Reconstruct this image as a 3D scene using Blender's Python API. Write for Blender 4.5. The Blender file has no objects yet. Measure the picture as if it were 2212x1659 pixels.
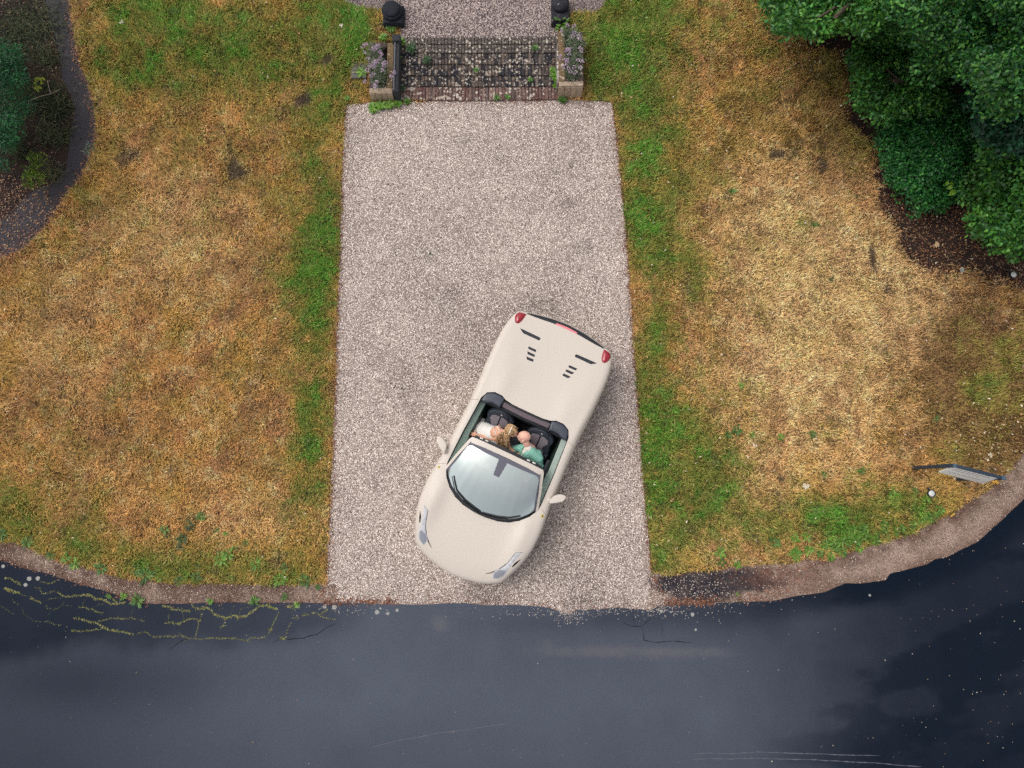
import bpy, bmesh, math, random
import numpy as np
from mathutils import Vector, Matrix
from mathutils.geometry import delaunay_2d_cdt

SC = bpy.context.scene
COL = SC.collection
rng = np.random.default_rng(11)
random.seed(11)
R = math.radians

# ------------------------------------------------------------------ camera, sky, sun, exposure
F = 1533.0            # focal length in pixels of a 2212 px wide view
TILT = R(8.7)
CAMH = 12.9
cam_d = bpy.data.cameras.new('camera')
cam_d.sensor_width = 36.0
cam_d.lens = 36.0 * F / 2212.0
cam_d.clip_start = 0.1
cam_d.clip_end = 400.0
cam = bpy.data.objects.new('camera', cam_d)
cam.location = (0, 0, CAMH)
cam.rotation_euler = (TILT, 0, 0)
COL.objects.link(cam)
SC.camera = cam

SUN_EL, SUN_AZ = R(60), R(156)      # azimuth measured from +X, sun stands up and to the left of the picture
w = bpy.data.worlds.new('World')
SC.world = w
w.use_nodes = True
nt = w.node_tree
nt.nodes.clear()
sky = nt.nodes.new('ShaderNodeTexSky')
sky.sky_type = 'NISHITA'
sky.sun_disc = False
sky.sun_elevation = SUN_EL
sky.sun_rotation = math.pi / 2 - SUN_AZ
sky.air_density = 1.0
sky.dust_density = 4.0
sky.ozone_density = 1.0
hs = nt.nodes.new('ShaderNodeHueSaturation')      # an overcast, nearly grey sky
hs.inputs['Saturation'].default_value = 0.22
tint = nt.nodes.new('ShaderNodeMix')
tint.data_type = 'RGBA'
tint.blend_type = 'MULTIPLY'
tint.inputs[0].default_value = 1.0
tint.inputs[7].default_value = (1.0, 0.975, 0.96, 1)
bg = nt.nodes.new('ShaderNodeBackground')
bg.inputs['Strength'].default_value = 0.142
wo = nt.nodes.new('ShaderNodeOutputWorld')
nt.links.new(sky.outputs[0], hs.inputs['Color'])
nt.links.new(hs.outputs[0], tint.inputs[6])
nt.links.new(tint.outputs[2], bg.inputs['Color'])
nt.links.new(bg.outputs[0], wo.inputs['Surface'])

sun_d = bpy.data.lights.new('sun', 'SUN')
sun_d.energy = 0.65
sun_d.angle = R(40)
sun_d.color = (1.0, 0.95, 0.88)
sun = bpy.data.objects.new('sun', sun_d)
sv = Vector((math.cos(SUN_EL) * math.cos(SUN_AZ), math.cos(SUN_EL) * math.sin(SUN_AZ), math.sin(SUN_EL)))
sun.rotation_euler = sv.to_track_quat('Z', 'Y').to_euler()
sun.location = (0, 0, 30)
COL.objects.link(sun)

SC.view_settings.view_transform = 'Standard'
SC.view_settings.look = 'None'
SC.view_settings.exposure = 0.28
SC.view_settings.gamma = 1.0
SC.view_settings.use_curve_mapping = False
SC.cycles.max_bounces = 8
SC.cycles.transparent_max_bounces = 12
SC.cycles.use_denoising = False

# ------------------------------------------------------------------ helpers
def S(r, g, b):
    """display 0-255 -> linear"""
    def f(c):
        c /= 255.0
        return c / 12.92 if c <= 0.04045 else ((c + 0.055) / 1.055) ** 2.4
    return (f(r), f(g), f(b))

def A3(*c):
    return np.array(S(*c))

CT, ST = math.cos(TILT), math.sin(TILT)

def P(x, y, z=0.0):
    """where the sight line through picture point x, y meets height z"""
    a = (x - 1106.0) / F
    b = (829.5 - y) / F
    dx, dy, dz = a, b * CT + ST, b * ST - CT
    t = (CAMH - z) / -dz
    return (dx * t, dy * t, z)

def gz(X, Y):
    """lawn height: level below, rising gently beside the steps"""
    t = np.clip((np.asarray(Y) - 7.45) / 1.6, 0, 1)
    return 0.21 * t * t * (3 - 2 * t)

def PG(x, y, dz=0.0):
    z = 0.0
    for _ in range(6):
        p = P(x, y, z + dz)
        z = float(gz(p[0], p[1]))
    return (p[0], p[1], z + dz)

def proj(X, Y, Z=0.0):
    """world -> picture (2212 x 1659)"""
    X, Y = np.asarray(X, float), np.asarray(Y, float)
    dz = Z - CAMH
    yc = Y * CT + dz * ST
    zc = -Y * ST + dz * CT
    return 1106 + F * X / -zc, 829.5 - F * yc / -zc

_lat = rng.random((7, 256, 256))
def vnoise(x, y, k=0):
    xi, yi = np.floor(x).astype(int), np.floor(y).astype(int)
    fx, fy = x - xi, y - yi
    fx, fy = fx * fx * (3 - 2 * fx), fy * fy * (3 - 2 * fy)
    T = _lat[k % 7]
    a, b = T[xi % 256, yi % 256], T[(xi + 1) % 256, yi % 256]
    c, d = T[xi % 256, (yi + 1) % 256], T[(xi + 1) % 256, (yi + 1) % 256]
    return (a * (1 - fx) + b * fx) * (1 - fy) + (c * (1 - fx) + d * fx) * fy

def fbm(x, y, f=1.0, o=4, k=0):
    x, y = np.asarray(x, float), np.asarray(y, float)
    s, amp, tot = 0, 1.0, 0
    for i in range(o):
        s = s + amp * vnoise(x * f + 17.3 * i + 40, y * f + 9.1 * i + 40, k + i)
        tot += amp
        amp *= 0.55
        f *= 2.03
    return s / tot

def sstep(a, b, v):
    t = np.clip((v - a) / (b - a), 0, 1)
    return t * t * (3 - 2 * t)

def inside(px, py, poly):
    px, py = np.asarray(px), np.asarray(py)
    r = np.zeros(px.shape, bool)
    n = len(poly)
    for i in range(n):
        x1, y1 = poly[i][:2]
        x2, y2 = poly[(i + 1) % n][:2]
        c = ((y1 > py) != (y2 > py))
        if y1 != y2:
            r ^= c & (px < (x2 - x1) * (py - y1) / (y2 - y1) + x1)
    return r

def polydist(px, py, pl, closed=False):
    """distance to a polyline"""
    d = np.full(np.shape(px), 1e9)
    n = len(pl)
    for i in range(n if closed else n - 1):
        ax, ay = pl[i][:2]
        bx, by = pl[(i + 1) % n][:2]
        vx, vy = bx - ax, by - ay
        L = vx * vx + vy * vy + 1e-12
        t = np.clip(((px - ax) * vx + (py - ay) * vy) / L, 0, 1)
        d = np.minimum(d, np.hypot(px - ax - t * vx, py - ay - t * vy))
    return d

def densify(pl, step, jit=0.0, closed=False):
    out = []
    n = len(pl)
    for i in range(n if closed else n - 1):
        a, b = np.array(pl[i][:2], float), np.array(pl[(i + 1) % n][:2], float)
        m = max(1, int(np.linalg.norm(b - a) / step))
        for k in range(m):
            q = a + (b - a) * k / m
            if jit:
                q = q + jit * np.array([fbm(q[0], q[1], 2.1, 4, 2) - .5, fbm(q[0], q[1], 2.1, 4, 4) - .5]) * 2
            out.append((float(q[0]), float(q[1])))
    if not closed:
        out.append(tuple(float(v) for v in pl[-1][:2]))
    return out

# ---- materials
MATS = {}
def mat(name, col=(0.5, 0.5, 0.5), rough=0.6, metal=0.0, coat=0.0, spec=0.5, attr=None, noise=None, bump=None, trans=0.0, rnd=0.0, sheen=0.0):
    """one procedural material. attr: vertex colour layer; noise=(scale, amount); bump=(scale, strength); rnd: per-object value change"""
    if name in MATS:
        return MATS[name]
    m = bpy.data.materials.new(name)
    m.use_nodes = True
    t = m.node_tree
    b = t.nodes['Principled BSDF']
    b.inputs['Roughness'].default_value = rough
    b.inputs['Metallic'].default_value = metal
    b.inputs['Coat Weight'].default_value = coat
    b.inputs['Coat Roughness'].default_value = 0.08
    b.inputs['Specular IOR Level'].default_value = spec
    b.inputs['Base Color'].default_value = (*col, 1)
    geo = t.nodes.new('ShaderNodeNewGeometry')
    src = None
    if attr:
        a = t.nodes.new('ShaderNodeAttribute')
        a.attribute_name = attr
        src = a.outputs['Color']
    if noise or rnd:
        val = None
        if noise:
            n = t.nodes.new('ShaderNodeTexNoise')
            n.inputs['Scale'].default_value = noise[0]
            n.inputs['Detail'].default_value = 6
            n.inputs['Roughness'].default_value = 0.65
            t.links.new(geo.outputs['Position'], n.inputs['Vector'])
            r = t.nodes.new('ShaderNodeMapRange')
            r.inputs[1].default_value = 0.25
            r.inputs[2].default_value = 0.75
            r.inputs[3].default_value = 1 - noise[1]
            r.inputs[4].default_value = 1 + noise[1]
            t.links.new(n.outputs['Fac'], r.inputs[0])
            val = r.outputs[0]
        if rnd:
            oi = t.nodes.new('ShaderNodeObjectInfo')
            r2 = t.nodes.new('ShaderNodeMapRange')
            r2.inputs[3].default_value = 1 - rnd
            r2.inputs[4].default_value = 1 + rnd
            t.links.new(oi.outputs['Random'], r2.inputs[0])
            if val is None:
                val = r2.outputs[0]
            else:
                mm = t.nodes.new('ShaderNodeMath')
                mm.operation = 'MULTIPLY'
                t.links.new(val, mm.inputs[0])
                t.links.new(r2.outputs[0], mm.inputs[1])
                val = mm.outputs[0]
        v = t.nodes.new('ShaderNodeVectorMath')
        v.operation = 'SCALE'
        if src is None:
            v.inputs[0].default_value = col
        else:
            t.links.new(src, v.inputs[0])
        t.links.new(val, v.inputs['Scale'])
        src = v.outputs[0]
    if src is not None:
        t.links.new(src, b.inputs['Base Color'])
    if bump:
        n2 = t.nodes.new('ShaderNodeTexNoise')
        n2.inputs['Scale'].default_value = bump[0]
        n2.inputs['Detail'].default_value = 5
        t.links.new(geo.outputs['Position'], n2.inputs['Vector'])
        bp = t.nodes.new('ShaderNodeBump')
        bp.inputs['Strength'].default_value = bump[1]
        bp.inputs['Distance'].default_value = 0.02
        t.links.new(n2.outputs['Fac'], bp.inputs['Height'])
        t.links.new(bp.outputs[0], b.inputs['Normal'])
    if trans:
        tr = t.nodes.new('ShaderNodeBsdfTranslucent')
        mx = t.nodes.new('ShaderNodeMixShader')
        mx.inputs[0].default_value = trans
        if src is not None:
            t.links.new(src, tr.inputs['Color'])
        else:
            tr.inputs['Color'].default_value = (*col, 1)
        o = t.nodes['Material Output']
        t.links.new(b.outputs[0], mx.inputs[1])
        t.links.new(tr.outputs[0], mx.inputs[2])
        t.links.new(mx.outputs[0], o.inputs['Surface'])
    MATS[name] = m
    return m

# ---- objects
def tag(o, label=None, cat=None, group=None, kind=None):
    if label: o['label'] = label
    if cat: o['category'] = cat
    if group: o['group'] = group
    if kind: o['kind'] = kind
    return o

def empty(name, loc=(0, 0, 0), rz=0.0, label=None, cat=None, group=None):
    o = bpy.data.objects.new(name, None)
    o.empty_display_size = 0.2
    o.location = loc
    o.rotation_euler = (0, 0, rz)
    COL.objects.link(o)
    return tag(o, label, cat, group)

def link(name, me, m=None, parent=None, loc=None, smooth=None):
    o = bpy.data.objects.new(name, me)
    COL.objects.link(o)
    if m is not None:
        me.materials.clear()
        me.materials.append(m)
    if parent: o.parent = parent
    if loc is not None: o.location = loc
    if smooth is not None:
        me.polygons.foreach_set('use_smooth', np.ones(len(me.polygons), bool))
        if smooth < 179:
            me.set_sharp_from_angle(angle=R(smooth))
    return o

def np_mesh(name, V, T, C=None, k=3):
    """triangles (or k-gons) from arrays; C = one colour per vertex"""
    V = np.ascontiguousarray(V, np.float32).reshape(-1, 3)
    T = np.ascontiguousarray(T, np.int32).reshape(-1, k)
    me = bpy.data.meshes.new(name)
    me.vertices.add(len(V))
    me.vertices.foreach_set('co', V.ravel())
    me.loops.add(T.size)
    me.loops.foreach_set('vertex_index', T.ravel())
    me.polygons.add(len(T))
    me.polygons.foreach_set('loop_start', np.arange(0, T.size, k, dtype=np.int32))
    me.update(calc_edges=True)
    if C is not None:
        ca = me.color_attributes.new('Col', 'FLOAT_COLOR', 'POINT')
        c4 = np.ones((len(V), 4), np.float32)
        c4[:, :3] = np.clip(C, 0, 1)
        ca.data.foreach_set('color', c4.ravel())
    return me

def py_mesh(name, verts, faces):
    me = bpy.data.meshes.new(name)
    me.from_pydata([tuple(v) for v in verts], [], faces)
    me.update()
    return me

def bm_mesh(name, bm):
    bmesh.ops.recalc_face_normals(bm, faces=bm.faces)
    me = bpy.data.meshes.new(name)
    bm.to_mesh(me)
    bm.free()
    return me

def sheet(name, poly, z, m, colfn=None, step=0.25, jit=0.03, edge=0.12, parent=None, dense=None):
    """a ground sheet: outline with a ragged edge, filled with an even net of points"""
    b = densify(poly, edge, jit, True)
    xs = [p[0] for p in b]; ys = [p[1] for p in b]
    gx, gy = np.meshgrid(np.arange(min(xs), max(xs), step), np.arange(min(ys), max(ys), step))
    gx = gx.ravel() + rng.uniform(-.2, .2, gx.size) * step
    gy = gy.ravel() + rng.uniform(-.2, .2, gy.size) * step
    if dense is not None:      # fine net only where it can be seen
        far = (np.abs(gx) > dense[0]) | (gy < dense[1])
        kp = ~far | (rng.random(gx.size) < .03)
        gx, gy = gx[kp], gy[kp]
    ok = inside(gx, gy, b) & (polydist(gx, gy, b, True) > edge * .5)
    pts = [Vector(p) for p in b] + [Vector((float(x), float(y))) for x, y in zip(gx[ok], gy[ok])]
    n = len(b)
    vo, eo, fo = delaunay_2d_cdt(pts, [(i, (i + 1) % n) for i in range(n)], [], 1, 1e-5)[:3]
    V = np.array([(v.x, v.y, 0) for v in vo])
    V[:, 2] = gz(V[:, 0], V[:, 1]) + z
    T = np.array([f for f in fo if len(f) == 3])
    a, bb, c = V[T[:, 0]], V[T[:, 1]], V[T[:, 2]]
    neg = np.cross(bb - a, c - a)[:, 2] < 0
    T[neg] = T[neg][:, ::-1]
    C = colfn(V[:, 0], V[:, 1]) if colfn else None
    o = link(name, np_mesh(name, V, T, C), m, parent, smooth=180)
    return o

def scatter(poly, n):
    xs = [p[0] for p in poly]; ys = [p[1] for p in poly]
    A = (max(xs) - min(xs)) * (max(ys) - min(ys))
    a2 = 0
    for i in range(len(poly)):
        a2 += poly[i - 1][0] * poly[i][1] - poly[i][0] * poly[i - 1][1]
    k = int(n * A / max(abs(a2) / 2, 1e-6))
    x = rng.uniform(min(xs), max(xs), k); y = rng.uniform(min(ys), max(ys), k)
    ok = inside(x, y, poly)
    return x[ok], y[ok]

def tube(bm, pts, rads, seg=8, cap=True):
    """a tapering round bar through points"""
    rings = []
    pts = [Vector(p) for p in pts]
    for i, p in enumerate(pts):
        d = (pts[min(i + 1, len(pts) - 1)] - pts[max(i - 1, 0)]).normalized()
        u = d.cross(Vector((0, 0, 1)))
        if u.length < 1e-3: u = d.cross(Vector((0, 1, 0)))
        u.normalize()
        v = d.cross(u)
        r = rads[i] if hasattr(rads, '__len__') else rads
        rings.append([bm.verts.new(p + (u * math.cos(2 * math.pi * k / seg) + v * math.sin(2 * math.pi * k / seg)) * r) for k in range(seg)])
    for a, b in zip(rings[:-1], rings[1:]):
        for k in range(seg):
            bm.faces.new((a[k], a[(k + 1) % seg], b[(k + 1) % seg], b[k]))
    if cap:
        bm.faces.new(rings[0][::-1])
        bm.faces.new(rings[-1])
    return bm

def box(bm, c, s, rz=0.0, bev=0.0, mtx=None):
    r = bmesh.ops.create_cube(bm, size=1.0)
    vs = r['verts']
    bmesh.ops.scale(bm, vec=s, verts=vs)
    if bev:
        es = list({e for v in vs for e in v.link_edges})
        rr = bmesh.ops.bevel(bm, geom=es, offset=bev, segments=2, affect='EDGES', profile=0.6)
        vs = list({v for f in rr['faces'] for v in f.verts} | {v for v in vs if v.is_valid})
        # all verts of this island
        seen = set(vs); st = list(vs)
        while st:
            v = st.pop()
            for e in v.link_edges:
                o = e.other_vert(v)
                if o not in seen: seen.add(o); st.append(o)
        vs = list(seen)
    M = Matrix.Translation(Vector(c)) @ (mtx.to_4x4() if mtx else Matrix.Rotation(rz, 4, 'Z'))
    bmesh.ops.transform(bm, matrix=M, verts=vs)
    return vs

def lathe(bm, prof, c=(0, 0, 0), seg=28, sq=0.0):
    rings = []
    for r, z in prof:
        ring = []
        for k in range(seg):
            a = 2 * math.pi * k / seg
            ring.append(bm.verts.new((c[0] + r * math.cos(a), c[1] + r * math.sin(a), c[2] + z)))
        rings.append(ring)
    for a, b in zip(rings[:-1], rings[1:]):
        for k in range(seg):
            bm.faces.new((a[k], a[(k + 1) % seg], b[(k + 1) % seg], b[k]))
    bm.faces.new(rings[0][::-1]); bm.faces.new(rings[-1])
    return bm
# ------------------------------------------------------------------ outlines of the place (picture points -> ground)
def G(pts):
    return [PG(*p)[:2] for p in pts]
def c4(pts):   # strip along the road, left
    return [((u / 2.765) / 1.1302, (1250 + v / 2.765) / 1.1302) for u, v in pts]
def c6(pts):
    return [((1500 + u / 3.318) / 1.1302, (1200 + v / 3.318) / 1.1302) for u, v in pts]
def c63(pts):
    return [((2100 + u / 3.3175) / 1.1302, (1000 + v / 3.3175) / 1.1302) for u, v in pts]
def cP(pts):   # path corner, upper left
    return [(u / 2.929, v / 2.929) for u, v in pts]
def cT(pts):   # trees, upper right
    return [((1860 + u / 2.370) / 1.1302, v / 2.370 / 1.1302) for u, v in pts]
def cS(pts):   # steps
    return [((820 + u / 3.253) / 1.1302, (v / 3.253) / 1.1302) for u, v in pts]

ROAD_EDGE = G([(-700, 1075), (-330, 1130), (-120, 1178)] + c4([(0, 320), (150, 375), (340, 420), (500, 475), (640, 510), (780, 555), (900, 600), (1000, 620), (1300, 615), (1600, 605), (1900, 610), (2130, 608)])
    + [(800, 1303), (900, 1305), (1010, 1303), (1100, 1308), (1180, 1312), (1215, 1322), (1228, 1327), (1245, 1318), (1330, 1313), (1395, 1318)]
    + c6([(310, 955), (370, 920), (690, 915), (1060, 890), (1280, 880), (1500, 840), (1700, 810), (1870, 745)])
    + c63([(0, 1405), (200, 1380), (240, 1330), (400, 1285), (540, 1250), (600, 1210), (690, 1200), (800, 1140), (950, 1070), (1050, 980), (1150, 890), (1230, 810), (1327, 720)])
    + [(2260, 1020), (2330, 930), (2420, 780), (2560, 500)])
VERGE_TOP_L = G([(-700, 1035), (-330, 1090), (-120, 1140)] + c4([(0, 205), (120, 210), (300, 290), (450, 350), (600, 380), (720, 415), (850, 455), (1000, 460), (1200, 490), (1500, 485), (1700, 490), (1850, 490), (2000, 490), (2130, 478)]) + [(703, 1262)])
VERGE_TOP_R = G(c6([(335, 660), (480, 680), (600, 640), (830, 640), (1000, 600), (1240, 590), (1420, 590), (1560, 545), (1700, 565), (1900, 490), (1991, 470)])
    + c63([(80, 1100), (250, 1060), (450, 990), (560, 910), (750, 850), (820, 780), (1000, 680), (1100, 600), (1200, 500), (1327, 340)]) + [(2250, 930), (2310, 850), (2400, 700), (2530, 450)])
DRIVE = G([(747, 227), (741, 330), (735, 520), (728, 700), (722, 900), (713, 1100), (705, 1265), (695, 1290), (712, 1302)]) + \
        [p for p in ROAD_EDGE if P(707, 1300)[0] < p[0] < PG(1440, 1310)[0]] + \
        G([(1441, 1308), (1424, 1270), (1407, 1235), (1393, 1080), (1380, 900), (1368, 740), (1357, 560), (1346, 430), (1334, 310), (1323, 221), (1200, 214), (1060, 216), (930, 219), (800, 222)])
TERRACE = G([(736, -60), (742, 2), (775, 17), (825, 22), (868, 32), (866, 82), (1000, 82), (1180, 80), (1206, 78), (1206, 30), (1250, 25), (1288, 28), (1303, 14), (1312, -2), (1330, -60)])
PATH_R = G(cP([(452, -260), (450, 0), (470, 200), (500, 400), (560, 520), (590, 640), (615, 780), (610, 900), (560, 1030), (500, 1150), (400, 1260), (300, 1420), (150, 1580), (0, 1630), (-200, 1690), (-600, 1760)]))
PATH_L = G(cP([(270, -260), (280, 0), (320, 150), (360, 250), (390, 400), (400, 500), (430, 560), (480, 700), (440, 850), (430, 950), (410, 1080), (360, 1150), (270, 1180), (150, 1250), (50, 1370), (-60, 1420), (-600, 1500)]))
PATH = PATH_R + PATH_L[::-1]
BEDL = PATH_L + [(-16, PATH_L[-1][1]), (-16, PATH_L[0][1])]
BEDR_EDGE = G(cT([(60, -160), (80, 60), (180, 150), (300, 200), (260, 240), (290, 290), (450, 330), (500, 420), (520, 560), (470, 640), (520, 760), (600, 800), (640, 900), (650, 1040), (690, 1200), (760, 1350), (850, 1480), (930, 1570), (1010, 1590), (1150, 1600), (1300, 1640), (1420, 1665), (1560, 1690), (1800, 1720)]))
BEDR = BEDR_EDGE + [(17, BEDR_EDGE[-1][1]), (17, BEDR_EDGE[0][1])]

def pxmask(blobs, X, Y):
    x, y = proj(X, Y)
    wx = 60 * (fbm(X, Y, .55, 4, 1) - .5) * 2; wy = 60 * (fbm(X, Y, .55, 4, 3) - .5) * 2
    s = np.zeros(np.shape(X))
    for bx, by, rx, ry, a in blobs:
        s = s + a * np.exp(-(((x + wx - bx) / rx) ** 2 + ((y + wy - by) / ry) ** 2))
    return s

GREEN = [(x, y, rx * 1.22, ry * 1.15, a * .92) for x, y, rx, ry, a in [(1395, 130, 70, 190, .95), (1290, 60, 90, 90, .9), (1275, 180, 35, 90, .8), (1560, 40, 200, 70, .55), (1420, 420, 80, 150, .72), (1450, 560, 75, 100, .5), (1370, 330, 40, 100, .4),
         (1420, 740, 55, 140, .6), (1440, 880, 60, 90, .45), (1480, 1050, 95, 110, 1.15), (1430, 1200, 70, 50, .5), (1400, 1010, 30, 150, .5),
         (1530, 620, 30, 40, .5), (1700, 1165, 160, 45, .6), (1850, 1140, 130, 50, .8), (1990, 1100, 90, 40, .8), (2150, 850, 60, 60, .55), (2060, 960, 60, 50, .35), (2180, 760, 60, 60, .4),
         (655, 470, 70, 130, .62), (640, 610, 60, 90, .65), (700, 330, 50, 130, .5), (680, 800, 45, 170, .45), (690, 950, 35, 130, .75), (655, 1100, 60, 100, .4), (690, 560, 30, 120, .5),
         (520, 70, 190, 95, .75), (760, 40, 70, 70, .7), (400, 130, 160, 80, .45), (300, 40, 130, 60, .4), (250, 200, 80, 120, .42), (600, 190, 130, 70, .4), (730, 140, 60, 90, .5),
         (40, 1130, 90, 50, .75), (150, 1180, 110, 40, .7), (300, 1225, 120, 32, .65), (480, 1255, 160, 30, .6), (620, 1240, 100, 50, .6), (10, 1030, 50, 60, .5),
         (110, 500, 70, 30, .5), (190, 420, 40, 40, .45), (430, 330, 90, 60, .15), (1750, 480, 14, 12, .6), (1580, 415, 25, 12, .6), (1900, 300, 60, 60, .3), (1800, 130, 120, 80, .3), (1640, 200, 120, 70, .25)]]
TAN = [(1750, 760, 260, 330, 1.0), (1700, 500, 160, 160, .7), (1900, 620, 150, 120, .9), (430, 520, 160, 200, .35), (330, 480, 130, 120, .5), (120, 700, 120, 200, .5), (560, 1150, 170, 90, .4), (1580, 1080, 80, 130, .4), (380, 1000, 200, 150, .2), (1480, 1180, 80, 40, .5)]
DARK = [(300, 340, 34, 30, .6), (480, 320, 26, 30, .5), (490, 360, 20, 24, .5), (660, 215, 24, 30, .7), (690, 125, 22, 16, .6), (1700, 350, 22, 14, .7), (1790, 370, 12, 14, .6), (1690, 1070, 18, 14, .8), (1470, 240, 40, 18, .35), (1430, 1020, 14, 10, .5), (1890, 560, 10, 40, .8), (1905, 620, 8, 20, .6), (90, 530, 30, 20, .2), (450, 460, 40, 18, .35), (1830, 110, 70, 40, .5), (2000, 1300, 30, 30, 0)]
BROWN = [(2140, 850, 120, 150, 1.4), (2120, 800, 120, 160, .6), (2180, 930, 80, 90, .8), (2060, 690, 90, 70, .5), (1840, 330, 60, 90, .55), (1850, 180, 80, 70, .5), (60, 830, 60, 60, .4), (150, 640, 60, 50, .3), (420, 420, 90, 50, .25), (240, 930, 120, 70, .35), (1650, 160, 160, 60, .2)]

def lawn_fields(X, Y):
    g = pxmask(GREEN, X, Y)
    n1, n2, n3 = fbm(X, Y, .8, 4, 0), fbm(X, Y, 2.6, 4, 2), fbm(X, Y, 7.5, 3, 5)
    g = g + .42 * (n1 - .5) + .95 * (n2 - .5) + .75 * (n3 - .5) + .04
    g = np.clip(sstep(-.1, 1.25, g), 0, 1) ** 1.05
    t = np.clip(pxmask(TAN, X, Y) + .55 * (fbm(X, Y, 1.7, 4, 4) - .5) + .7 * (n3 - .5), 0, 1)
    d = np.clip(pxmask(DARK, X, Y), 0, 1)
    d = sstep(.25, .62, d * (.55 + .9 * fbm(X, Y, 5, 4, 6))) * .8
    d = np.maximum(d, .32 * sstep(.66, .76, fbm(X, Y, 4.6, 5, 3)))
    b = np.clip(pxmask(BROWN, X, Y) * (.5 + n2), 0, 1)
    return g, t, d, b, n2, n3

OCH, TANC, STRAW, OLIVE, GR1, GR2, SOIL, BRWN = (A3(196, 152, 94), A3(222, 188, 136), A3(230, 204, 158), A3(146, 138, 68), A3(106, 124, 54), A3(80, 138, 48), A3(84, 72, 70), A3(118, 92, 62))
def lawn_color(X, Y, pick=None):
    g, t, d, b, n2, n3 = lawn_fields(X, Y)
    c = OCH + (TANC - OCH) * t[:, None]
    pk = fbm(X, Y, 1.9, 4, 6)
    c = c + (A3(172, 128, 98) - c) * (sstep(.52, .72, pk) * .6 * (1 - .6 * t))[:, None]      # reddish thatch
    c = c + (A3(176, 148, 70) - c) * (sstep(.48, .28, pk) * .5 * (1 - .6 * t))[:, None]    # mustard moss
    c = c + (STRAW - c) * (sstep(.55, .8, n3) * .5)[:, None]
    c = c + (BRWN - c) * b[:, None] * .85
    ol = np.clip(pxmask([(1540, 240, 170, 230, .75), (1500, 620, 110, 300, .5), (320, 180, 260, 150, .7), (610, 560, 110, 380, .6), (330, 420, 200, 120, .4), (60, 620, 80, 130, .4), (1650, 1120, 240, 60, .5), (2080, 980, 120, 120, .5), (1800, 300, 160, 130, .4), (560, 1150, 200, 90, .35), (140, 1000, 160, 120, .45)], X, Y), 0, 1)
    c = c + (A3(140, 124, 64) - c) * (ol * sstep(.38, .62, fbm(X, Y, 2.4, 4, 3)) * .85)[:, None]
    pb = sstep(.50, .66, fbm(X, Y, 3.3, 5, 1))
    c = c + (A3(122, 92, 60) - c) * (pb * .34)[:, None]
    c = c * (.80 + .42 * fbm(X, Y, 13, 3, 4))[:, None]
    gg = OLIVE + (GR1 - OLIVE) * sstep(.3, 1.0, g)[:, None]
    gg = gg + (GR2 - gg) * (sstep(.84, 1.0, g) * sstep(.3, .6, n2))[:, None]
    h = np.clip(g * 1.1, 0, .88)
    if pick is not None: h = np.where(pick < h, .92, h * .45)      # single blades are green or straw
    c = c + (gg - c) * h[:, None]
    c = c + (SOIL - c) * d[:, None]
    return c, g, d

# ---- ground: one sheet out to the horizon
def axis(lo, hi, st):
    inner = np.arange(lo, hi + 1e-6, st)
    out = np.cumsum(st * 1.35 ** np.arange(1, 19))
    return np.concatenate([lo - out[::-1], inner, hi + out])
ax_, ay_ = axis(-12.5, 12.5, .12), axis(-6.5, 12.0, .12)
gx_, gy_ = np.meshgrid(ax_, ay_)
V = np.stack([gx_.ravel(), gy_.ravel(), gz(gx_.ravel(), gy_.ravel()) - .004], 1)
nx, ny = len(ax_), len(ay_)
ii = (np.arange(ny - 1)[:, None] * nx + np.arange(nx - 1)[None]).ravel()
Q = np.stack([ii, ii + 1, ii + nx + 1, ii + nx], 1)
gc = lawn_color(V[:, 0], V[:, 1])[0] * .30 + A3(70, 60, 54) * .28
STEP_POLYS = [G(cS(q)) for q in ([(485, 277), (1772, 277), (1772, 800), (485, 800)], [(280, 345), (490, 330), (490, 792), (280, 792)], [(1768, 245), (1948, 260), (1948, 778), (1768, 778)], [(380, 110), (535, 110), (535, 198), (380, 198)], [(1735, 60), (1850, 60), (1850, 180), (1735, 180)])]
for q in STEP_POLYS[:1]:
    V[inside(V[:, 0], V[:, 1], q), 2] -= .3
link('lawn', np_mesh('lawn', V, Q, gc, 4), mat('lawn_soil', attr='Col', rough=.95, spec=.1, noise=(45, .5), bump=(60, .8)), smooth=180)['kind'] = 'structure'

def soil_color(X, Y):
    n = fbm(X, Y, 3, 5, 2)[:, None]; m = fbm(X, Y, 1.1, 4, 5)[:, None]
    return A3(36, 32, 36) * (1 - n) + A3(72, 58, 50) * n * (.6 + .7 * m)
tag(sheet('soil_bed', BEDL, .002, mat('soil', attr='Col', rough=.95, spec=.1, noise=(60, .55), bump=(70, .9)), soil_color, .2, .08), kind='structure')
tag(sheet('soil_bed', BEDR, .002, MATS['soil'], soil_color, .2, .08), kind='structure')
def path_color(X, Y):
    n = fbm(X, Y, 1.6, 5, 1)[:, None]; m = fbm(X, Y, 14, 3, 3)[:, None]
    return (A3(66, 62, 66) * n + A3(44, 43, 50) * (1 - n)) * (.7 + .6 * m)
tag(sheet('path', PATH, .006, mat('path_tar', attr='Col', rough=.8, spec=.3, noise=(90, .45), bump=(90, .6)), path_color, .15, .05), kind='structure')

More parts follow.
